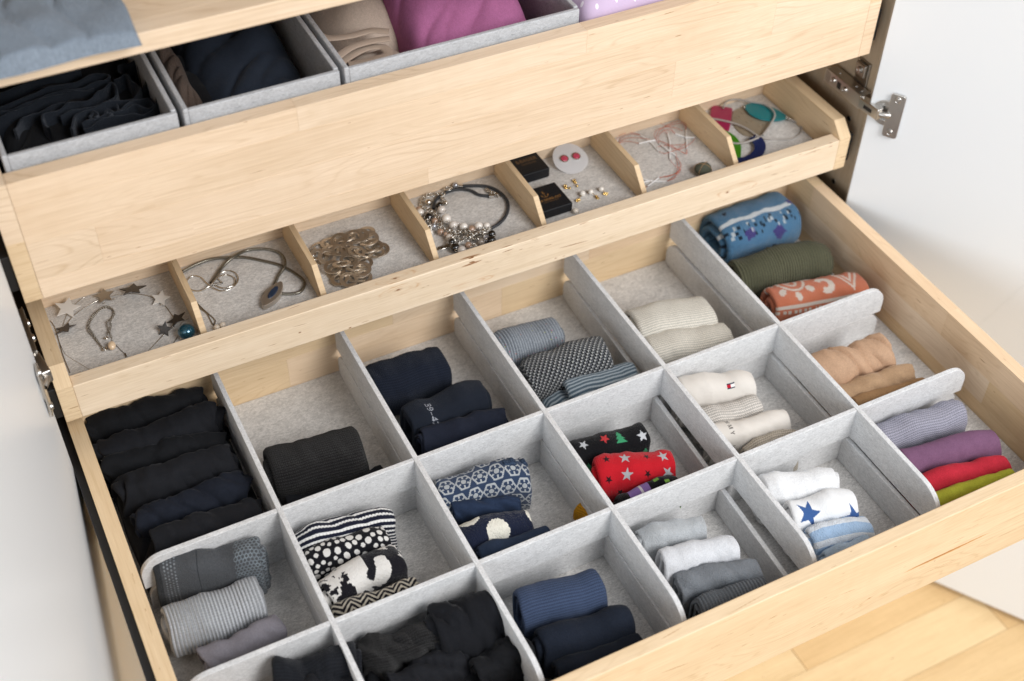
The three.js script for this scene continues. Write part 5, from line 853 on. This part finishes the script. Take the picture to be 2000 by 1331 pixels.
{ // black garments standing on edge, their folds seen from above
  const z = zoom(0, 0, 5.544), r = rng(33), cl = cloth('#262b33', { bump: FUZZ, bs: .0006, sheen: .5, sheenColor: '#7d8aa0' });
  const ribbon = (parent, pts, y, t = .0009, hgt = .042) => {
    const cv = new THREE.CatmullRomCurve3(pts.map(p => P(...z(...p), 1, y)), false, 'centripetal'), n = pts.length * 8, pos = [], uv = [], idx = [], prof = [[-1, 0], [-.95, .6], [-.5, .95], [.5, .95], [.95, .6], [1, 0]];
    for (let i = 0; i <= n; i++) {
      const q = cv.getPointAt(i / n), d = cv.getTangentAt(i / n), nx = -d.z, nz = d.x, l = Math.hypot(nx, nz) || 1, w = .003 * N3(i * .12, y * 90, 2);
      for (const [s, k] of [[-1, -2], ...prof, [1, -2]]) { const yy = k === -2 ? y - hgt : y - t + t * k, sp = k === -2 ? 1 + 2 * N3(i * .2, 3, y * 50) : 1; pos.push(q.x + nx / l * s * t * sp, yy + w, q.z + nz / l * s * t * sp); uv.push(i / n * .2, s * .002 + (k === -2 ? s * hgt : 0)); }
    }
    const R = 8; for (let i = 0; i < n; i++) for (let j = 0; j < R - 1; j++) { const p = i * R + j; idx.push(p, p + R, p + 1, p + 1, p + R, p + R + 1); }
    const g = new THREE.BufferGeometry(); g.setAttribute('position', new THREE.Float32BufferAttribute(pos, 3)); g.setAttribute('uv', new THREE.Float32BufferAttribute(uv, 2)); g.setIndex(idx); g.computeVertexNormals(); part(parent, 'fold', g, cl);
  };
  const grp = 'black garments folded on edge in the corner felt box';
  const a = thing('folded_garment', 'black garment with long even folds on edge under the shelf', 'garment', grp), b = thing('folded_garment', 'black garment with big looped folds in the corner felt box', 'garment', grp), c = thing('folded_garment', 'black garment with small curled folds by the felt box front', 'garment', grp);
  ribbon(a, [[-120, 1160], [150, 1100], [300, 1030], [480, 950], [700, 910], [900, 850], [1050, 790], [1170, 800], [1140, 860], [980, 900], [800, 960], [560, 1010], [300, 1110], [-100, 1230]], .288);
  ribbon(a, [[-140, 1010], [100, 960], [420, 850], [700, 800], [860, 740]], .286);
  ribbon(a, [[-160, 1300], [60, 1235], [250, 1150], [420, 1080], [650, 1010], [850, 985], [1010, 950]], .288);
  ribbon(b, [[520, 1380], [450, 1300], [470, 1240], [620, 1190], [760, 1110], [950, 1080], [1080, 990], [1200, 890], [1255, 960], [1200, 1080], [1000, 1150], [850, 1180], [640, 1240]], .290);
  ribbon(b, [[1230, 860], [1350, 800], [1420, 880], [1515, 960], [1440, 1060], [1250, 1090], [1000, 1170], [820, 1250], [760, 1380]], .291);
  ribbon(b, [[1290, 790], [1285, 710], [1420, 670], [1500, 650]], .289); ribbon(b, [[1480, 690], [1545, 780], [1575, 880], [1540, 970]], .290);
  ribbon(c, [[1260, 1130], [1290, 1190], [1450, 1090], [1600, 1070], [1665, 1115], [1600, 1170], [1440, 1150], [1300, 1200], [1150, 1230], [880, 1340]], .292);
  ribbon(c, [[960, 1250], [1000, 1215], [1055, 1235], [1010, 1275], [960, 1255]], .292); ribbon(c, [[1110, 1245], [1160, 1200], [1215, 1210], [1160, 1260]], .292);
  ribbon(c, [[150, 1400], [220, 1290], [420, 1200], [640, 1120], [760, 1090]], .287); ribbon(c, [[900, 1400], [1100, 1300], [1350, 1240], [1560, 1230], [1690, 1130], [1690, 1060]], .291);
  one('dark_garment', drapeGeo({ x0: .009, x1: .137, z0: -.74, z1: -.436, yb: FLOOR1 + .0045, yt: .2805, amp: .004, ridge: .006, seed: 4, ff: 60, p: 8 }), BLK2, 'black cloth at the bottom of the corner felt box', 'garment');
}
const NVY = cloth('#2c333f', { bump: PLAIN, bs: .0003, sheen: .35, sheenColor: '#52657e' });
one('navy_garment', drapeGeo({ x0: .172, x1: .275, z0: -.735, z1: -.437, yb: FLOOR1 + .0045, yt: .301, amp: .012, ridge: .007, seed: 6, ff: 32, fa: .9, p: 4, fall: (u, v) => -.016 * Math.max(0, v) }), NVY, 'dark navy folded garment in the middle felt box', 'garment');
one('black_garment', drapeGeo({ x0: .153, x1: .200, z0: -.60, z1: -.437, yb: FLOOR1 + .0045, yt: .285, amp: .012, ridge: .008, seed: 9, ff: 40, p: 3 }), BLK2, 'black crumpled garment beside the navy one', 'garment');
one('taupe_garment', drapeGeo({ x0: .153, x1: .176, z0: -.58, z1: -.475, yb: FLOOR1 + .05, yt: .303, amp: .012, ridge: .01, seed: 19, ff: 60, p: 3 }), cloth('#5d5048', { bump: FUZZ, bs: .001 }), 'taupe lace edge peeking out beside the navy garment', 'garment');
{
  const bei = cloth('#c9b8a9', { bump: PLAIN, bs: .0002, rough: .7, sheen: .4 });
  const br = thing('beige_bra', 'beige bra with straps in the wide felt box', 'bra');
  part(br, 'cup', drapeGeo({ x0: .294, x1: .385, z0: -.66, z1: -.49, yb: FLOOR1 + .02, yt: .314, amp: .008, ridge: .0015, seed: 14, p: 2.6, ff: 30 }), bei);
  part(br, 'cup', drapeGeo({ x0: .296, x1: .372, z0: -.50, z1: -.440, yb: FLOOR1 + .02, yt: .293, amp: .008, ridge: .002, seed: 24, p: 2.6, ff: 44 }), bei);
  const zc = zoom(600, 0, 2.857), strap = (pts, y) => { const q = pts.map((p, i) => P(...zc(p[0], p[1]), 1, p[2] ?? y)); const g = tube(q, .0045, 60, false, 10); const c = new THREE.CatmullRomCurve3(q, false, 'centripetal'); const p = g.attributes.position; for (let i = 0; i < p.count; i++) { const k = Math.min(1, Math.floor(i / 11) / 60), m = c.getPointAt(k); p.setY(i, m.y + (p.getY(i) - m.y) * .22); } g.computeVertexNormals(); part(br, 'strap', g, cloth('#c3b09f', { bump: PLAIN, bs: .0002, rough: .6 })); };
  strap([[30, 180], [110, 212], [240, 200], [360, 170], [455, 175]], .308); strap([[190, 350], [230, 320], [330, 270], [420, 262], [450, 300], [380, 330], [230, 360]], .298); strap([[150, 330], [250, 262], [380, 225], [460, 215]], .303);
  one('black_lining', drapeGeo({ x0: .30, x1: .38, z0: -.475, z1: -.437, yb: FLOOR1 + .0045, yt: .284, amp: .006, ridge: .006, seed: 31, p: 3 }), BLK2, 'black cloth under the beige bra strap', 'garment');
  one('purple_garment', drapeGeo({ x0: .363, x1: .489, z0: -.70, z1: -.4365, yb: FLOOR1 + .0045, yt: .333, amp: .010, ridge: .006, seed: 41, ff: 24, fa: .25, p: 4.5, out: .004, fall: (u, v) => -.022 * Math.max(0, v) * Math.max(0, v) }), cloth('#b06c98', { bump: PLAIN, bs: .0002, rough: .8, sheen: .5, sheenColor: '#d890d0' }), 'smooth purple folded garment in the wide felt box', 'garment');
  const dot = print(256, 256, .02, .02, (x, w, h) => { x.fillStyle = '#cdb9d4'; x.fillRect(0, 0, w, h); x.fillStyle = '#f4eef6'; for (const [a, b] of [[64, 64], [192, 192]]) { x.beginPath(); x.arc(a, b, 19, 0, 7); x.fill(); } });
  one('polka_dot_garment', drapeGeo({ x0: .517, x1: .70, z0: -.66, z1: -.426, yb: FLOOR1 + .001, yt: .327, amp: .006, ridge: .003, seed: 51, p: 7, out: .003 }), cloth('#ffffff', { map: dot, bump: PLAIN, bs: .0002 }), 'lavender garment with small white dots at the end of the upper drawer', 'garment');
}
{ // folded grey wool garment on the shelf, its edge hanging over the front
  const g = drapeGeo({ x0: -.034, x1: .1205, z0: -.80, z1: -.3895, yb: .4056, yt: .4225, amp: .006, ridge: .005, seed: 62, ff: 30, fa: 0, p: 12, n: 90, out: .004 });
  one('grey_garment', g, cloth('#8f9ba8', { bump: FUZZ, bs: .0010, map: melange.clone(), sheen: .5 }), 'folded blue grey wool garment lying over the shelf edge', 'garment');
}

// cloth that fills the bottom of the black compartments, under the folded pieces
one('black_cloth', drapeGeo({ x0: .004, x1: .127, z0: -.468, z1: -.271, yb: F3 + .0003, yt: -.046, amp: .010, ridge: .010, seed: 71, ff: 55, p: 6, n: 60, out: .003 }), BLK2, 'loose black cloth under the pile of folded leggings', 'garment');
one('black_cloth', drapeGeo({ x0: .138, x1: .260, z0: -.128, z1: -.004, yb: F3 + .0003, yt: -.044, amp: .012, ridge: .010, seed: 73, ff: 55, p: 6, n: 60, out: .003 }), BLK2, 'loose black cloth under the crumpled black socks', 'garment');

renderer.render(scene, camera);
